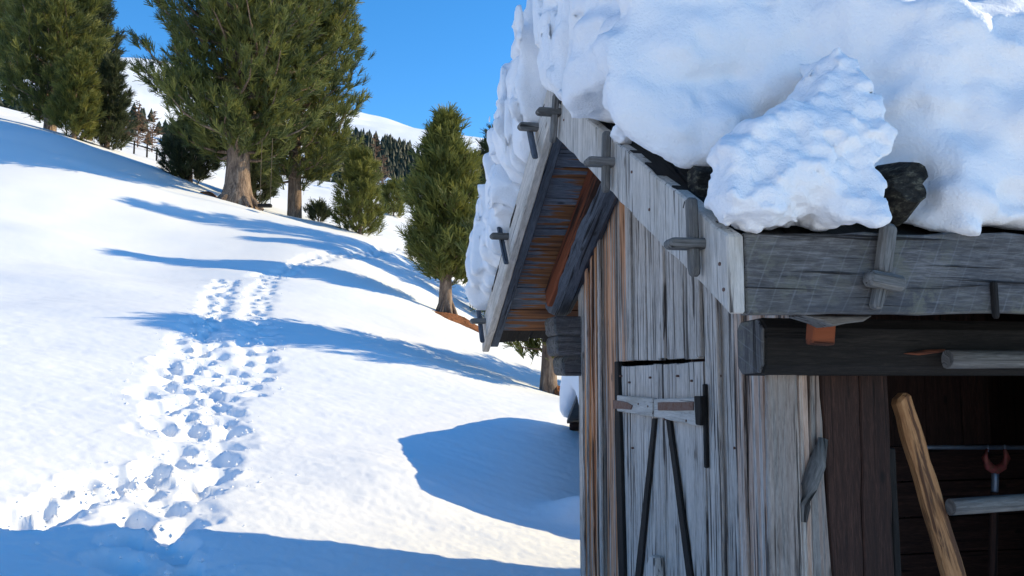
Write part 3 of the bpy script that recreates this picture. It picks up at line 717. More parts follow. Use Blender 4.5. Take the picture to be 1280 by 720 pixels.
m = MB(); m.tube([tp(1235, 556), tp(1235, 565)], [0.004, 0.004], 6); tpart(m, 'hanging_loop', M_steel); m = MB(); m.tube([tp(1256, 556), tp(1256, 565)], [0.004, 0.004], 6); tpart(m, 'hanging_loop', M_steel)

# ------------------------------------------------------------------ roof snow: a field sampled on a grid and skinned
def surface_nets(f, xs, ys, zs):
    s = f < 0
    nx, ny, nz = f.shape
    cnt = np.zeros((nx - 1, ny - 1, nz - 1), np.int8); acc = np.zeros((nx - 1, ny - 1, nz - 1, 3), np.float32)
    corner = [(i, j, k) for i in (0, 1) for j in (0, 1) for k in (0, 1)]
    def sl(a, c): return a[c[0]:nx - 1 + c[0], c[1]:ny - 1 + c[1], c[2]:nz - 1 + c[2]]
    for c in corner:
        for ax in range(3):
            if c[ax]: continue
            d = list(c); d[ax] = 1; d = tuple(d)
            fa, fb = sl(f, c), sl(f, d); df = sl(s, c) != sl(s, d)
            if not df.any(): continue
            idx = np.where(df); t = fa[idx] / (fa[idx] - fb[idx])
            p = np.tile(np.array(c, np.float32), (len(t), 1)); p[:, ax] += t
            acc[idx] += p; cnt[idx] += 1
    cells = np.where(cnt > 0); num = len(cells[0])
    vid = -np.ones(cnt.shape, np.int64); vid[cells] = np.arange(num)
    loc = acc[cells] / cnt[cells][:, None] + np.stack(cells, -1)
    V = np.stack([np.interp(loc[:, 0], np.arange(nx), xs), np.interp(loc[:, 1], np.arange(ny), ys), np.interp(loc[:, 2], np.arange(nz), zs)], -1)
    Fs = []
    for ax in range(3):
        u, v = [(1, 2), (2, 0), (0, 1)][ax]
        lo = [slice(1, -1)] * 3; lo[ax] = slice(0, -1); hi = list(lo); hi[ax] = slice(1, None)
        A, B = s[tuple(lo)], s[tuple(hi)]
        idx = np.array(np.where(A != B)).T
        if not len(idx): continue
        flip = A[tuple(idx.T)]
        base = idx.copy()
        for q in range(3):
            if q != ax: base[:, q] += 1
        def cell(du, dv):
            c = base.copy(); c[:, u] += du; c[:, v] += dv; return vid[c[:, 0], c[:, 1], c[:, 2]]
        quad = np.stack([cell(-1, -1), cell(0, -1), cell(0, 0), cell(-1, 0)], -1)
        quad[~flip] = quad[~flip][:, ::-1]
        Fs.append(quad)
    F = np.concatenate(Fs); return V, F[(F >= 0).all(1)]
def smax(a, b, k):
    h = np.clip(0.5 + 0.5 * (a - b) / k, 0, 1); return b + (a - b) * h + k * h * (1 - h)
def smin(a, b, k): return -smax(-a, -b, k)
def to_world(V): return np.array(ORG)[None] * [1, 1, 0] + V[:, :1] * np.array(ED) + V[:, 1:2] * np.array(GD) + V[:, 2:3] * np.array(UP)
sa = np.concatenate([np.arange(-0.34, 1.25, 0.019), np.linspace(1.27, 1.9, 14), np.linspace(2.1, HUTLEN + 0.35, 22)])
sb = np.arange(-0.34, bL + 0.42, 0.019); sc = np.arange(cLt - 0.30, cMt + 1.05, 0.019)
Aa, Bb, Cc = np.meshgrid(sa, sb, sc, indexing='ij'); Aa = Aa.astype(np.float32); Bb = Bb.astype(np.float32); Cc = Cc.astype(np.float32)
TOP = np.where(Bb < bM, cMt - slR * (bM - Bb), cMt - slL * (Bb - bM))
TOPs = cMt - 0.02 - np.where(Bb < bM, slR, slL) * (np.sqrt((Bb - bM) ** 2 + 0.12) - 0.12)
thick = 0.74 + 0.05 * vnoise(Aa * 1.2, Bb * 1.2, 0.5, 3)
# lower face of the snow lifts off the boards along the middle of the near barge
lift = 0.015 + 0.17 * np.exp(-((Bb - 0.80) / 0.42) ** 2) * np.clip(1 - (Aa - 0.0) / 0.30, 0, 1)
front = -0.075 - 0.05 * np.exp(-((Bb - 0.9) / 0.35) ** 2) + 0.55 * np.clip((0.40 - Bb) / 0.30, 0, 1)
hgt = (Cc - TOP) / 0.75
bst_ = onA(782, 70, -0.1)[0] + 0.12 * vnoise(Cc * 2.2, 0.3 + 0 * Cc, 0.7, 44) + 0.05 * vnoise(Cc * 9, 0.3 + 0 * Cc, 0.7, 45)
front = front - 0.14 * np.clip((bst_ - Bb) / 0.05, 0, 1) * np.clip((hgt - 0.12) / 0.2, 0, 1)
front = front + 0.10 * np.clip(hgt - 0.55, 0, 1) + 0.55 * np.clip(0.16 - hgt, 0, 0.2)
nearb = 0.01 - 0.15 * np.clip(Aa - 0.6, 0, 1.2) - 0.10 * np.clip(hgt - 0.25, 0, 1.2) + 0.30 * np.clip((0.72 - Aa) / 0.3, 0, 1)
f = smax((TOP + lift) - Cc, Cc - (TOPs + thick), 0.10)
f = smax(f, front - Aa, 0.12); f = smax(f, nearb - Bb, 0.09); f = smax(f, Bb - (bL + 0.03), 0.2); f = smax(f, Aa - (HUTLEN + 0.1), 0.1)
# hollow where a rotten log end shows
ha, hc = onB(1120, 243, 0.10)
hollow = (np.sqrt(((Aa - ha) / 1.25) ** 2 + ((Bb - 0.02) / 1.0) ** 2 + ((Cc - hc) / 0.85) ** 2) - 0.105)
f = smax(f, -hollow, 0.03)
msk = np.abs(f) < 0.3
x_, y_, z_ = Aa[msk], Bb[msk], Cc[msk]
fr_ = np.abs(vnoise(x_ * 4.0, y_ * 5.5 + 0.6 * vnoise(z_ * 3, y_ * 2, 0.4, 71), z_ * 1.1, 72)); fr2 = np.abs(vnoise(x_ * 7.0, y_ * 11.0, z_ * 2.2, 73))
flute = 0.17 * np.exp(-(fr_ / 0.11) ** 2) + 0.06 * np.exp(-(fr2 / 0.12) ** 2) - 0.04 + 0.5 * vnoise(x_ * 5.0, y_ * 7.0, z_ * 1.5 + y_ * 0.9, 15) * 0.085 + vnoise(x_ * 9, y_ * 13.0, z_ * 2.6, 16) * 0.04
fl_w = np.clip((y_ - 1.1) / 0.6, 0, 1) * np.clip((0.25 - x_) / 0.2, 0, 1)
lump = 0.06 * (1 - 0.75 * np.clip((x_ - 0.7) / 0.3, 0, 1)) * fbm(x_ * 2.6, y_ * 2.6, z_ * 2.6, 2, 21) + 0.014 * vnoise(x_ * 2, y_ * 2, z_ * 17 + 2.5 * vnoise(x_ * 2, y_ * 2, z_, 97), 98) + 0.032 * fbm(x_ * 6.5, y_ * 6.5, z_ * 6.5, 3, 25) + 0.012 * np.abs(fbm(x_ * 15, y_ * 15, z_ * 15, 2, 28)) + 0.018 * np.maximum(0, vnoise(x_ * 11, y_ * 11, z_ * 9, 63) - 0.25)
# scalloped cracks between slabs of snow
cr_ = np.abs(vnoise(x_ * 2.2 + 3, y_ * 2.4, z_ * 0.8, 33)); crk = 0.085 * np.exp(-(cr_ / 0.045) ** 2)
f[msk] += lump * (1 - 0.4 * fl_w) + flute * fl_w + crk * np.clip((0.5 - x_) / 0.3, 0, 1)
f = np.maximum(f, TOP + 0.012 + 0.012 * vnoise(Aa * 9, Bb * 9, 0.5, 88) - Cc)
Vn, Fn = surface_nets(f, sa, sb, sc)
o = mesh_np('roof_snow', to_world(Vn), Fn, M_rsnow, smooth=True)
tag(o, 'thick overhanging slab of old snow covering the whole hut roof', 'snow')
del f, Aa, Bb, Cc, TOP, TOPs, thick, lift, front, hgt, nearb, hollow
# the broken block standing on the roof corner
def poly_sd(px, py, poly):
    d = np.full(px.shape, 1e9, np.float32); inside = np.zeros(px.shape, bool); n = len(poly)
    for i in range(n):
        (x0, y0), (x1, y1) = poly[i], poly[(i + 1) % n]
        ex, ey = x1 - x0, y1 - y0; wx_, wy_ = px - x0, py - y0
        t = np.clip((wx_ * ex + wy_ * ey) / (ex * ex + ey * ey), 0, 1)
        d = np.minimum(d, np.hypot(wx_ - ex * t, wy_ - ey * t))
        c = ((y0 <= py) & (y1 > py)) | ((y1 <= py) & (y0 > py))
        inside ^= c & (px < x0 + (py - y0) / (ey if abs(ey) > 1e-9 else 1e-9) * ex)
    return np.where(inside, -d, d)
def snow_chunk(name, label, pix, b0, depth, vox, nz, seed, lean=0.0):
    poly = [onB(x, y, b0) for x, y in pix]
    ax_ = [p[0] for p in poly]; cx_ = [p[1] for p in poly]; mg = 0.09
    xs = np.arange(min(ax_) - mg, max(ax_) + mg, vox); zs = np.arange(min(cx_) - mg, max(cx_) + mg, vox); ys = np.arange(b0 - depth - mg, b0 + depth + mg, vox)
    X, Y, Z = np.meshgrid(xs, ys, zs, indexing='ij'); X = X.astype(np.float32); Y = Y.astype(np.float32); Z = Z.astype(np.float32)
    sd = poly_sd(X[:, 0, :], Z[:, 0, :], poly)[:, None, :] + 0 * Y
    sd = sd + 0.030 + 0.022 * fbm(X * 16, Y * 5, Z * 16, 3, seed + 9)
    yy = Y - b0 - lean * (Z - min(cx_)) + 0.10 * (X - ax_[0] - 0.25)
    f = smax(sd, np.abs(yy) - depth * np.clip(0.80 - sd * 1.0, 0.5, 1.0), 0.018)
    f += nz * (0.035 * fbm(X * 4.5, Y * 4.5, Z * 4.5, 2, seed) + 0.02 * fbm(X * 13, Y * 13, Z * 13, 3, seed + 3) + 0.008 * fbm(X * 40, Y * 40, Z * 40, 2, seed + 5))
    f = np.maximum(f, cRt + 0.004 + np.maximum(0, (Y - 0.02) * slR) + 0.012 * vnoise(X * 14, Y * 14, 0.5, 3) - Z)
    V, F = surface_nets(f, xs, ys, zs)
    return tag(mesh_np(name, to_world(V), F, M_rsnow, smooth=True), label, 'snow')
snow_chunk('snow_block', 'broken jagged block of snow standing on the near corner of the hut roof', [(882, 252), (896, 212), (908, 192), (930, 160), (958, 126), (1008, 116), (1012, 88), (1040, 50), (1062, 56), (1086, 72), (1076, 96), (1094, 128), (1082, 158), (1092, 190), (1072, 216), (1080, 244), (1058, 294), (960, 292), (905, 272)], 0.0, 0.14, 0.0095, 1.0, 70, 0.16)
a_, c_ = onB(770, 166, 1.35)
def ball(name, label, ctr, r, seed):
    g = np.arange(-r * 1.6, r * 1.6, r / 9); X, Y, Z = np.meshgrid(g, g, g, indexing='ij')
    f = np.sqrt(X ** 2 + Y ** 2 + (Z * 1.15) ** 2) - r + r * 0.3 * fbm(X * 1.5 / r, Y * 1.5 / r, Z * 1.5 / r, 3, seed)
    V, F = surface_nets(f, g, g, g)
    o = mesh_np(name, V, F, M_rsnow, smooth=True); o.location = ctr; return tag(o, label, 'snow')
b_, c_ = onA(770, 166, -0.0)
ball('snow_lump', 'small white lump of snow perched on the top edge of the near barge board', W(0.025, b_, top(b_) + 0.03), 0.043, 5)
# rotten log end in the hollow and the wood bits along the barge
m = MB(); a_, c_ = onB(1119, 242, 0.06)
m.tube([W(a_ - 0.01, -0.035, c_ + 0.01), W(a_ - 0.01, 0.05, c_), W(a_, 0.25, c_ + 0.04), W(a_ + .02, 0.5, c_ + 0.12)], [0.058, 0.092, 0.096, 0.09], 26, None, 0, 0.30, False, 0.78)
hp(m.build('rotten_purlin', M_rot, bevel=0))
m = MB(); b_, c_ = onA(790, 165, 0.1)
m.slab(outline([(-.05, 0), (.05, 0), (.045, .09), (0, .10), (-.045, .085)], .006, .03, 5), W(0.05, b_, top(b_) - 0.01), GD, UP, ED, 0.25, 'y'); hp(m.build('roof_cleat', M_rot, bevel=0.004)); m = MB()
b_, c_ = onA(882, 225, 0.1)
m.slab(outline([(-.03, 0), (.04, 0), (.045, .10), (0, .11), (-.04, .085)], .006, .03, 6), W(0.055, b_, top(b_) - 0.02), GD, UP, ED, 0.25, 'y')
hp(m.build('roof_cleat', M_rot, bevel=0.004))

# ------------------------------------------------------------------ the low shed behind, almost buried
SX, SY0, SY1, SRY = 0.74, 7.9, 12.0, 9.95
zs_ = at(716, 530, SY1 - 0.1).z
shed = empty('low_shed', (1.2, 9.1, -1.2), 'low snow-buried shed whose snowy roof end just shows beyond the hut wall', 'shed')
SI = Matrix.Translation(-shed.location)
def sp(o): o.parent = shed; o.matrix_parent_inverse = SI; return o
def rz(y): return zs_ + 0.10 * 0 + 0.42 * (1 - abs(y - SRY) / (SY1 - SRY))
m = MB()
for (ya, yb) in ((SY0, SRY), (SRY, SY1)):
    X3 = Vector((1, 0, 0)); Y3 = Vector((0, yb - ya, rz(yb) - rz(ya))); L = Y3.length; Y3.normalize()
    m.slab([(0, 0), (4.2, 0), (4.2, L), (0, L)], Vector((SX, ya, rz(ya))), X3, Y3, X3.cross(Y3), 0.05, 'x')
sp(m.build('roof', M_eave))
m = MB()
y = SY0 + 0.25
while y < SY1 - 0.3:
    m.slab([(0, -2.2), (0.155, -2.2), (0.155, rz(y + .155)), (0, rz(y))], Vector((SX + 0.3, y, 0)), Vector((0, 1, 0)), UP, Vector((1, 0, 0)), 0.03, 'y'); y += 0.16
for yy in (SY0 + 0.25, SY1 - 0.3):
    m.slab([(0, -2.2), (3.5, -2.2), (3.5, rz(yy)), (0, rz(yy))], Vector((SX + 0.33, yy, 0)), Vector((1, 0, 0)), UP, Vector((0, 1, 0)), 0.03, 'y')
sp(m.build('wall', M_plank, bevel=0.002))
m = MB(); p = at(712, 533, SY1 - 0.25); m.tube([p, p + Vector((0.05, 0, 0)), p + Vector((0.6, 0.05, 0))], [0.05, 0.055, 0.055], 12); sp(m.build('log_end', M_red, bevel=0))
m = MB(); p = at(721, 545, SY1 - 0.35); m.tube([p, p + Vector((-0.01, 0, -0.25)), p + Vector((-0.03, 0, -0.9))], [0.035, 0.035, 0.035], 8); sp(m.build('post', M_pole, bevel=0))
xs = np.arange(SX - 0.3, SX + 4.6, 0.05); ys = np.arange(SY0 - 0.4, SY1 + 0.45, 0.05); zz = np.arange(zs_ - 0.2, zs_ + 1.4, 0.05)
X, Y, Z = np.meshgrid(xs, ys, zz, indexing='ij')
tl = zs_ + 0.05 + 0.46 * (1 - np.abs(Y - SRY) / (SY1 - SRY))
tu = zs_ + 0.05 + 0.52 * (1 - (np.sqrt((Y - SRY) ** 2 + 0.05) - 0.05) / (SY1 - SRY)) + 0.47
f = smax(tl - Z, Z - tu, 0.12); f = smax(f, SX - 0.10 - X, 0.15); f = smax(f, X - SX - 4.3, 0.1); f = smax(f, np.abs(Y - SRY) - (SY1 - SRY) - 0.05, 0.15)
f = f + 0.03 * fbm(X * 1.8, Y * 1.8, Z * 1.8, 3, 90)
V, F = surface_nets(f.astype(np.float32), xs, ys, zz)
tag(mesh_np('shed_snow', V, F, M_rsnow, smooth=True), 'rounded cap of snow on the low shed behind the hut', 'snow')

# ------------------------------------------------------------------ trees
def tube_np(P, rad_, sides, VV, FF, rnd, flute=0.0):
    b = len(VV)
    for i, p in enumerate(P):
        t = (P[min(i + 1, len(P) - 1)] - P[max(i - 1, 0)]).normalized()
        ref = Vector((0, 1, 0)) if abs(t.z) > 0.8 else UP
        x = t.cross(ref).normalized(); y = x.cross(t)
        for k in range(sides):
            a = 2 * math.pi * k / sides
            r = rad_[i] * (1 + flute * (0.6 * math.sin(5 * a + i * .3) + 0.4 * math.sin(9 * a + 2) + rnd.uniform(-.3, .3)))
            VV.append(tuple(p + x * r * math.cos(a) + y * r * math.sin(a)))
    for i in range(len(P) - 1):
        for k in range(sides):
            k2 = (k + 1) % sides; FF.append([b + i * sides + k, b + i * sides + k2, b + (i + 1) * sides + k2, b + (i + 1) * sides + k])
def pine(name, label, base, H, prof, r_trunk, mat, seed, nbr, tufts, tlen, group=None, cat='tree', lean=(0, 0), root_flare=0.0, upturn=0.35, blades=28, bw=0.06, vis_limb=True, low=0.12):
    """prof: list of (height fraction, crown radius in metres)"""
    rnd = random.Random(seed)
    t = empty(name, base, label, cat, group)
    VV, FF = [], []
    hs = [0, .012, .03, .06, .1, .2, .35, .5, .7, .88, 1.0]
    P = [Vector((lean[0] * h * H + 0.012 * H * math.sin(h * 7 + seed) * h, lean[1] * h * H, h * H - (0.25 if h == 0 else 0))) for h in hs]
    fl = [1 + root_flare * math.exp(-h * H / 0.45) for h in hs]
    rad_ = [max(0.02, r_trunk * (1 - 0.93 * h) * f_) for h, f_ in zip(hs, fl)]
    tube_np(P, rad_, 16, VV, FF, rnd, 0.10 if root_flare > 0.3 else 0.04)
    if root_flare > 0.3:
        for q in range(7):
            a = q * 0.9 + rnd.uniform(-.2, .2); d = Vector((math.cos(a), math.sin(a), 0))
            tube_np([d * r_trunk * 0.7 + Vector((0, 0, 0.5)), d * r_trunk * 1.5 + Vector((0, 0, 0.12)), d * r_trunk * 2.3 + Vector((0, 0, -0.25))], [r_trunk * .32, r_trunk * .28, r_trunk * .12], 7, VV, FF, rnd, .1)
    def trunk_at(h):
        for i in range(len(hs) - 1):
            if hs[i] <= h <= hs[i + 1]: return P[i].lerp(P[i + 1], (h - hs[i]) / (hs[i + 1] - hs[i]))
        return P[-1]
    def R_at(h): return float(np.interp(h, [p[0] for p in prof], [p[1] for p in prof]))
    tips = []
    for q in range(nbr):
        f = (q + rnd.random()) / nbr; h = prof[0][0] + (prof[-1][0] - prof[0][0]) * (f ** 0.9)
        Lb = R_at(h) * rnd.choice([rnd.uniform(0.5, 0.8), rnd.uniform(0.8, 1.0), rnd.uniform(0.95, 1.12)])
        if Lb < 0.1: Lb = 0.1
        a = q * 2.39996 + rnd.uniform(-.5, .5); o0 = trunk_at(h * 0.97)
        d = Vector((math.cos(a), math.sin(a), 0)); sidev = Vector((-d.y, d.x, 0))
        rise = -0.16 + 0.75 * h
        pts = []
        for s in range(6):
            u = s / 5; pts.append(o0 + d * Lb * u + UP * Lb * (rise * u + upturn * u * u * u) + sidev * Lb * 0.12 * math.sin(u * 4 + q))
        if vis_limb: tube_np(pts, [max(0.012, r_trunk * 0.2 * (1 - u * .17)) * min(1, Lb / 1.5) for u in range(6)], 5, VV, FF, rnd)
        nt_ = max(3, int(tufts * (0.35 + 0.65 * Lb / max(p[1] for p in prof))))
        for s in range(nt_):
            u = 1 - 0.78 * rnd.random() ** 1.35; i0 = min(4, int(u * 5)); c = pts[i0].lerp(pts[i0 + 1], u * 5 - i0)
            sp_ = 0.19 * Lb * (1.15 - u) + tlen * 0.7
            off = sidev * rnd.gauss(0, sp_ * .75) + UP * rnd.gauss(0.05, sp_ * .38) + d * rnd.gauss(0, sp_ * .3)
            dirv = (d * 0.6 + UP * rnd.uniform(.5, 1.25) + sidev * rnd.uniform(-.7, .7) + off * 0.5).normalized()
            tips.append((c + off, dirv, rnd.random()))
    mesh_np('trunk', VV, FF, M_bark, t, smooth=True)
    rg = np.random.default_rng(seed); n = len(tips)
    c = np.array([tuple(x[0]) for x in tips]); dv = np.array([tuple(x[1]) for x in tips]); tn = np.array([x[2] for x in tips])
    c = np.repeat(c, blades, 0); dv = np.repeat(dv, blades, 0); tn = np.repeat(tn, blades)
    m_ = len(c); rv = rg.normal(size=(m_, 3)); bd = dv + rv * 0.38; bd /= np.linalg.norm(bd, axis=1)[:, None]
    L = tlen * rg.uniform(.65, 1.25, m_)[:, None]
    sd = np.cross(bd, rg.normal(size=(m_, 3))); sd /= np.linalg.norm(sd, axis=1)[:, None]
    p0 = c + dv * (rg.uniform(-.35, .55, m_)[:, None] * tlen)
    wv = sd * L * bw
    V = np.stack([p0 - wv * .6, p0 + wv * .6, p0 + bd * L + wv * .4, p0 + bd * L - wv * .4], 1).reshape(-1, 3)
    F = np.arange(m_ * 4).reshape(-1, 4)
    tone = np.repeat(np.clip(tn * 0.7 + rg.uniform(0, .3, m_), 0, 1), 4)
    mesh_np('crown', V, F, mat, t, attrs={'tone': tone})
    return t
def base_at(px, py, D, sink=0.05):
    p = at(px, py, D); return Vector((p.x, p.y, gz(p.x, p.y) - sink))
def hpx(D, px): return px * D / FPX
BG = 'stone pines on the snowy slope'
b1 = base_at(295, 268, 38)
pine('stone_pine', 'largest old pine with a thick flared brown trunk and swing, on the slope', b1, 15.5, [(.13, 1.6), (.17, 3.3), (.3, 4.2), (.5, 4.1), (.7, 3.4), (.88, 2.2), (1, .4)], 0.52, M_pine, 21, 170, 42, 0.38, BG, lean=(0.005, 0), root_flare=0.75)
b2 = base_at(368, 266, 43)
pine('stone_pine', 'tall pine right of the largest pine, its bare lower trunk standing in the snow', b2, 14.0, [(.12, 1.8), (.2, 3.4), (.4, 3.6), (.6, 3.1), (.8, 2.0), (1, .3)], 0.36, M_pine, 22, 140, 36, 0.38, BG)
pine('young_pine', 'small bushy young pine right of the tall pines, foliage down to the snow', base_at(450, 292, 42), hpx(42, 105), [(.02, .9), (.15, 1.15), (.4, 1.05), (.7, .7), (1, .12)], 0.11, M_pine2, 23, 60, 20, 0.30, BG, low=0.0)
pine('stone_pine', 'slender bushy pine standing alone beside the hut roof on brown litter', base_at(557, 405, 27.5), hpx(27.5, 256), [(.16, .7), (.26, 1.2), (.42, 1.22), (.6, .95), (.75, .66), (.9, .32), (1, .05)], 0.20, M_pine2, 24, 120, 26, 0.29, BG, root_flare=.35)
pine('stone_pine', 'dark pine showing as a narrow strip between slender pine and hut snow', base_at(622, 412, 33), hpx(33, 258), [(.06, .9), (.2, 1.2), (.5, 1.0), (.8, .6), (1, .1)], 0.18, M_pine3, 25, 80, 22, 0.30, BG)
pine('stone_pine', 'pine mostly hidden by the hut, trunk and one low branch visible under the eave', base_at(686, 498, 17), 4.65, [(.14, 0.85), (.28, 1.35), (.5, 1.65), (.7, 1.25), (.88, .65), (1, .1)], 0.15, M_pine2, 26, 90, 22, 0.24, BG, root_flare=.3)
pine('young_pine', 'small pine hidden behind the hut, known by its shadow under the eave', Vector((3.0, 19.6, gz(3.0, 19.6))), 3.7, [(.04, 1.0), (.2, 1.5), (.5, 1.2), (1, .1)], 0.12, M_pine2, 28, 60, 18, 0.26, BG)
bh = base_at(735, 335, 37.5)
pine('stone_pine', 'tall pine hidden behind the hut, known by its long shadow across the slope', bh, at(720, 12, 37.5).z - bh.z, [(.1, 1.6), (.2, 2.4), (.5, 2.1), (.8, 1.1), (1, .2)], 0.3, M_pine, 27, 80, 24, 0.38, BG)
# the group at the upper left
pine('stone_pine', 'tall broad pine in the upper left group, behind the small bright one', base_at(62, 165, 47), 12.5, [(.06, 1.8), (.15, 2.7), (.4, 2.9), (.7, 2.0), (1, .3)], 0.33, M_pine, 31, 130, 38, 0.40, BG)
pine('young_pine', 'small bright green pine in front of the upper left group', base_at(92, 178, 44), hpx(44, 112), [(.03, .8), (.15, 1.2), (.45, 1.0), (.75, .6), (1, .12)], 0.12, M_pine2, 32, 60, 22, 0.30, BG)
pine('spruce_tree', 'dark narrow spruce at the right end of the upper left group', base_at(134, 182, 46), hpx(46, 118), [(.02, .8), (.12, 1.25), (.45, 1.0), (.75, .55), (1, .1)], 0.13, M_pine3, 33, 60, 22, 0.30, BG)
pine('stone_pine', 'pine cut by the left edge of the picture, behind the upper left group', base_at(-8, 120, 58), 9.0, [(.12, 1.6), (.3, 2.1), (.6, 1.5), (1, .2)], 0.22, M_pine, 34, 70, 24, 0.38, BG)
pine('stone_pine', 'pine with dark trunk at the back of the upper left group', base_at(110, 168, 52), 11.0, [(.1, 1.3), (.3, 1.8), (.6, 1.4), (1, .2)], 0.25, M_pine3, 35, 80, 24, 0.40, BG)
pine('spruce_tree', 'dark low spruce behind the left side of the largest pine trunk', base_at(238, 222, 44), hpx(44, 75), [(.02, 1.0), (.2, 1.6), (.5, 1.2), (1, .15)], 0.12, M_pine3, 36, 60, 24, 0.32, BG)
pine('spruce_tree', 'dark low spruce between the two tall pine trunks', base_at(318, 248, 47), hpx(47, 60), [(.02, .8), (.2, 1.3), (.5, 1.0), (1, .15)], 0.12, M_pine3, 37, 50, 22, 0.32, BG)
pine('low_shrub', 'low dark shrub at the foot of the tall pine right of the swing', base_at(398, 268, 43), 0.8, [(.05, .4), (.4, .5), (1, .1)], 0.05, M_pine3, 38, 20, 10, 0.25, 'low shrubs', 'shrub')
pine('low_shrub', 'olive green shrub on the snow beyond the young pine', base_at(492, 262, 62), 2.2, [(.02, .9), (.4, 1.0), (1, .2)], 0.06, M_pine2, 39, 30, 14, 0.35, 'low shrubs', 'shrub')
# bare larches
def bare(name, label, base, H, seed, n, spread, group):
    rnd = random.Random(seed); t = empty(name, base, label, 'tree', group)
    VV, FF = [], []
    tube_np([Vector((0, 0, -.2)), Vector((0, 0, H * .5)), Vector((0, 0, H))], [H * .014, H * .009, .01], 6, VV, FF, rnd)
    mesh_np('trunk', VV, FF, M_twig, t)
    VV, FF = [], []
    for q in range(n):
        h = rnd.uniform(.12, .98) * H; a = rnd.uniform(0, 6.28); L = spread * (1.05 - h / H) * rnd.uniform(.5, 1.1) + .15
        d = Vector((math.cos(a), math.sin(a), 0)); o0 = Vector((0, 0, h)); e = o0 + d * L + UP * L * rnd.uniform(-.05, .5)
        tube_np([o0, o0.lerp(e, .5) + UP * -.05, e], [.03, .022, .012], 3, VV, FF, rnd)
        for s in range(7):
            c = o0.lerp(e, rnd.uniform(.25, 1)); e2 = c + (d * rnd.uniform(0, .5) + Vector((rnd.gauss(0, .4), rnd.gauss(0, .4), rnd.uniform(-.1, .5)))) * L * .45
            tube_np([c, e2], [.018, .010], 3, VV, FF, rnd)
    mesh_np('crown', VV, FF, M_twig, t); return t
LG = 'bare brown larches beyond the crest'
for q, (px, py, D, hp_, lab) in enumerate([(152, 176, 60, 52, 'bare brown larch right beside the dark spruce of the left group'), (172, 182, 62, 62, 'tallest bare brown larch left of the largest pine'), (190, 188, 60, 55, 'bare brown larch nearest the largest pine crown, behind the fence rail'),
                                           (468, 262, 70, 85, 'bare pinkish larch standing above the young pine'), (478, 262, 74, 55, 'low bare larch beside the far snowy cabin')]):
    bare('larch_tree', lab, base_at(px, py, D, .3), hpx(D, hp_) + .3, 50 + q, 55, 1.3, LG)
# forest far up the hill
rf = random.Random(77); VV, FF = [], []
def cone_tree(p, h, r):
    b = len(VV); n = 7
    for lv, (zz_, rr2) in enumerate(((.08, 1), (.38, .62), (.34, .8), (.68, .34), (.64, .5), (1, .02))):
        for k_ in range(n):
            a = 6.283 * k_ / n + lv; r2 = r * rr2 * rf.uniform(.75, 1.2); VV.append((p[0] + r2 * math.cos(a), p[1] + r2 * math.sin(a), p[2] + h * zz_))
    for lv in range(5):
        for k_ in range(n): FF.append([b + lv * n + k_, b + lv * n + (k_ + 1) % n, b + (lv + 1) * n + (k_ + 1) % n, b + (lv + 1) * n + k_])
fx, fy = [], []
for q in range(4200):
    px = rf.uniform(380, 640) if q % 5 else rf.uniform(-100, 380); Y = rf.uniform(260, 480) if q % 5 else rf.uniform(280, 420)
    fx.append(px); fy.append(Y)
fX = np.array([(px - 640) / FPX * Y for px, Y in zip(fx, fy)]); fZ = ground(fX, np.array(fy))
for x1, y1, z1 in zip(fX, fy, fZ):
    v = 360 + FPX * math.tan(R(PITCH)) - z1 / y1 * FPX; px = 640 + x1 / y1 * FPX
    lim = 172 + (px - 470) * 0.45 + 8 * math.sin(px * .11) + 5 * math.sin(px * .31)
    if v < lim or (px < 440 and rf.random() < .8): continue
    cone_tree((x1, y1, z1 - .5), rf.uniform(4.5, 10), rf.uniform(1.5, 2.8))
tag(mesh_np('distant_forest', VV, FF, M_pine3), 'dark conifer forest on the flank of the far snowy hill', 'forest', kind='stuff')

# the far cabin
fc = base_at(484, 240, 95, 0); fc.z = at(484, 238, 95).z - 0.3
cab = empty('distant_cabin', fc, 'tiny brown cabin with a snowy roof far up between the trees', 'cabin')
def boxm(lo, hi):
    m = MB(); m.slab([(lo[0], lo[2]), (hi[0], lo[2]), (hi[0], hi[2]), (lo[0], hi[2])], Vector((0, lo[1], 0)), Vector((1, 0, 0)), UP, Vector((0, 1, 0)), hi[1] - lo[1], 'x'); return m
sub(boxm((-1.2, 0, -1.5), (1.2, 2.2, 1.0)).build('wall', M_red, bevel=0), cab)
m = MB(); m.slab([(-1.5, .9), (1.5, .9), (1.5, 1.0), (0, 1.75), (-1.5, 1.0)], Vector((0, -.35, 0)), Vector((1, 0, 0)), UP, Vector((0, 1, 0)), 2.9, 'x'); sub(m.build('roof', M_snow, bevel=.1), cab)
sub(boxm((-.3, -.03, .1), (.3, .03, .7)).build('window', M_dark, bevel=0), cab)

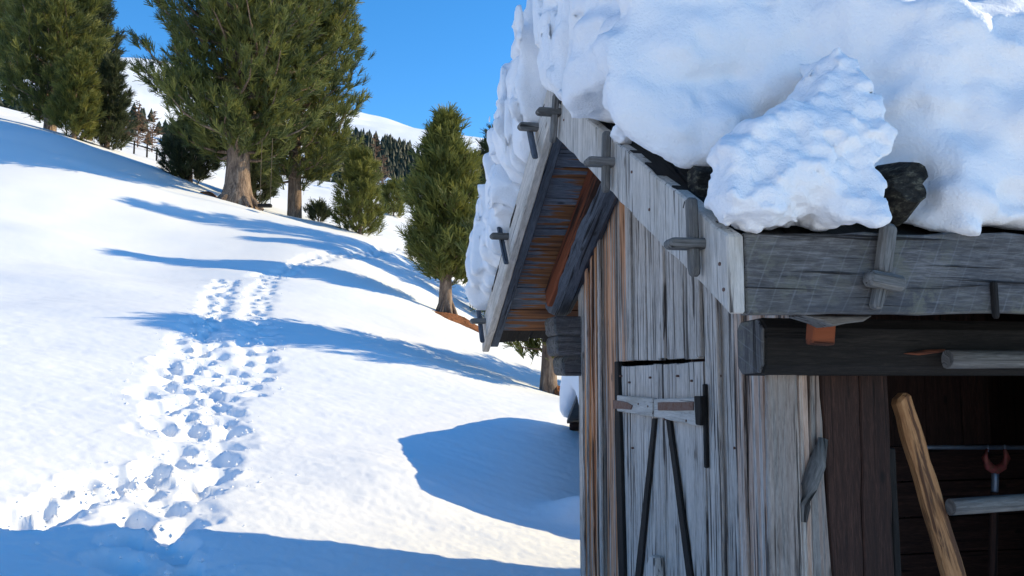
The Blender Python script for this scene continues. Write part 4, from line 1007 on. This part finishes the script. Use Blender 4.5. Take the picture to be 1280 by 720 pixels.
# fence rail beyond the crest
fe = base_at(178, 186, 55); fen = empty('rail_fence', fe, 'low weathered rail fence on the crest left of the largest pine', 'fence')
pts_ = []
for q, px in enumerate((152, 168, 184, 196, 206)):
    p = at(px, 172 + (px - 152) * .42, 55 - q * .6); p.z = gz(p.x, p.y); pts_.append(p - fe)
    m = MB(); m.tube([p - fe + Vector((0, 0, -.2)), p - fe + Vector((0, 0, .85))], [.06, .05], 7); sub(m.build('post', M_dark, bevel=0), fen)
m = MB(); m.tube([p + Vector((0, -.06, .6)) for p in pts_], [.045] * 5, 6); sub(m.build('rail', M_dark, bevel=0), fen)

# swing hanging from the old pine
sw = at(331, 261, 36.5); sw.z = max(sw.z, gz(sw.x, sw.y) + .35)
swing = empty('tree_swing', sw, 'small dark swing hanging on two ropes from the largest pine', 'swing')
m = MB(); m.slab([(-.28, -.12), (.28, -.12), (.28, .12), (-.28, .12)], Vector((0, 0, -.07)), Vector((1, 0, 0)), Vector((0, 1, 0)), UP, .14, 'x'); sub(m.build('seat', M_dark, bevel=.02), swing)
for s_ in (-.22, .22):
    m = MB(); m.tube([Vector((s_, 0, .06)), Vector((s_ + .02, 0, 2.9))], [.014, .014], 5); sub(m.build('rope', M_rope, bevel=0), swing)

# needle litter under the trees
def litter(label, px, py, D, rx, ry, seed):
    p = base_at(px, py, D, 0); rnd = random.Random(seed); n = 40; m_r = 8
    VV = []; FF = []
    for j in range(m_r + 1):
        for k_ in range(n):
            a = 6.283 * k_ / n; e = 1 + .3 * math.sin(3 * a + seed) * j / m_r + rnd.uniform(-.13, .13) * (j == m_r)
            x1 = p.x + rx * e * j / m_r * math.cos(a); y1 = p.y + ry * e * j / m_r * math.sin(a); VV.append([x1, y1, 0])
    A = np.array(VV); A[:, 2] = ground(A[:, 0], A[:, 1]); jj_ = np.repeat(np.arange(m_r + 1), n) / m_r
    A[:, 2] += 0.16 * (1 - jj_ ** 2) + 0.03 * np.array([rnd.uniform(-1, 1) for _ in range(len(A))]) - 0.03 * (jj_ > .99)
    for j in range(m_r):
        for k_ in range(n): FF.append([j * n + k_, j * n + (k_ + 1) % n, (j + 1) * n + (k_ + 1) % n, (j + 1) * n + k_])
    tag(mesh_np('needle_litter', A, FF, M_litter, smooth=True), label, 'needle litter', kind='stuff')
litter('rusty brown patch of fallen needles under the slender pine', 578, 412, 27.2, .75, 1.1, 3)
litter('thin brown patch of fallen needles beside the roots of the largest pine', 262, 260, 38.2, .35, .5, 4)
litter('brown needle patch at the foot of the half-hidden pine trunk', 698, 497, 17, .25, .3, 5)
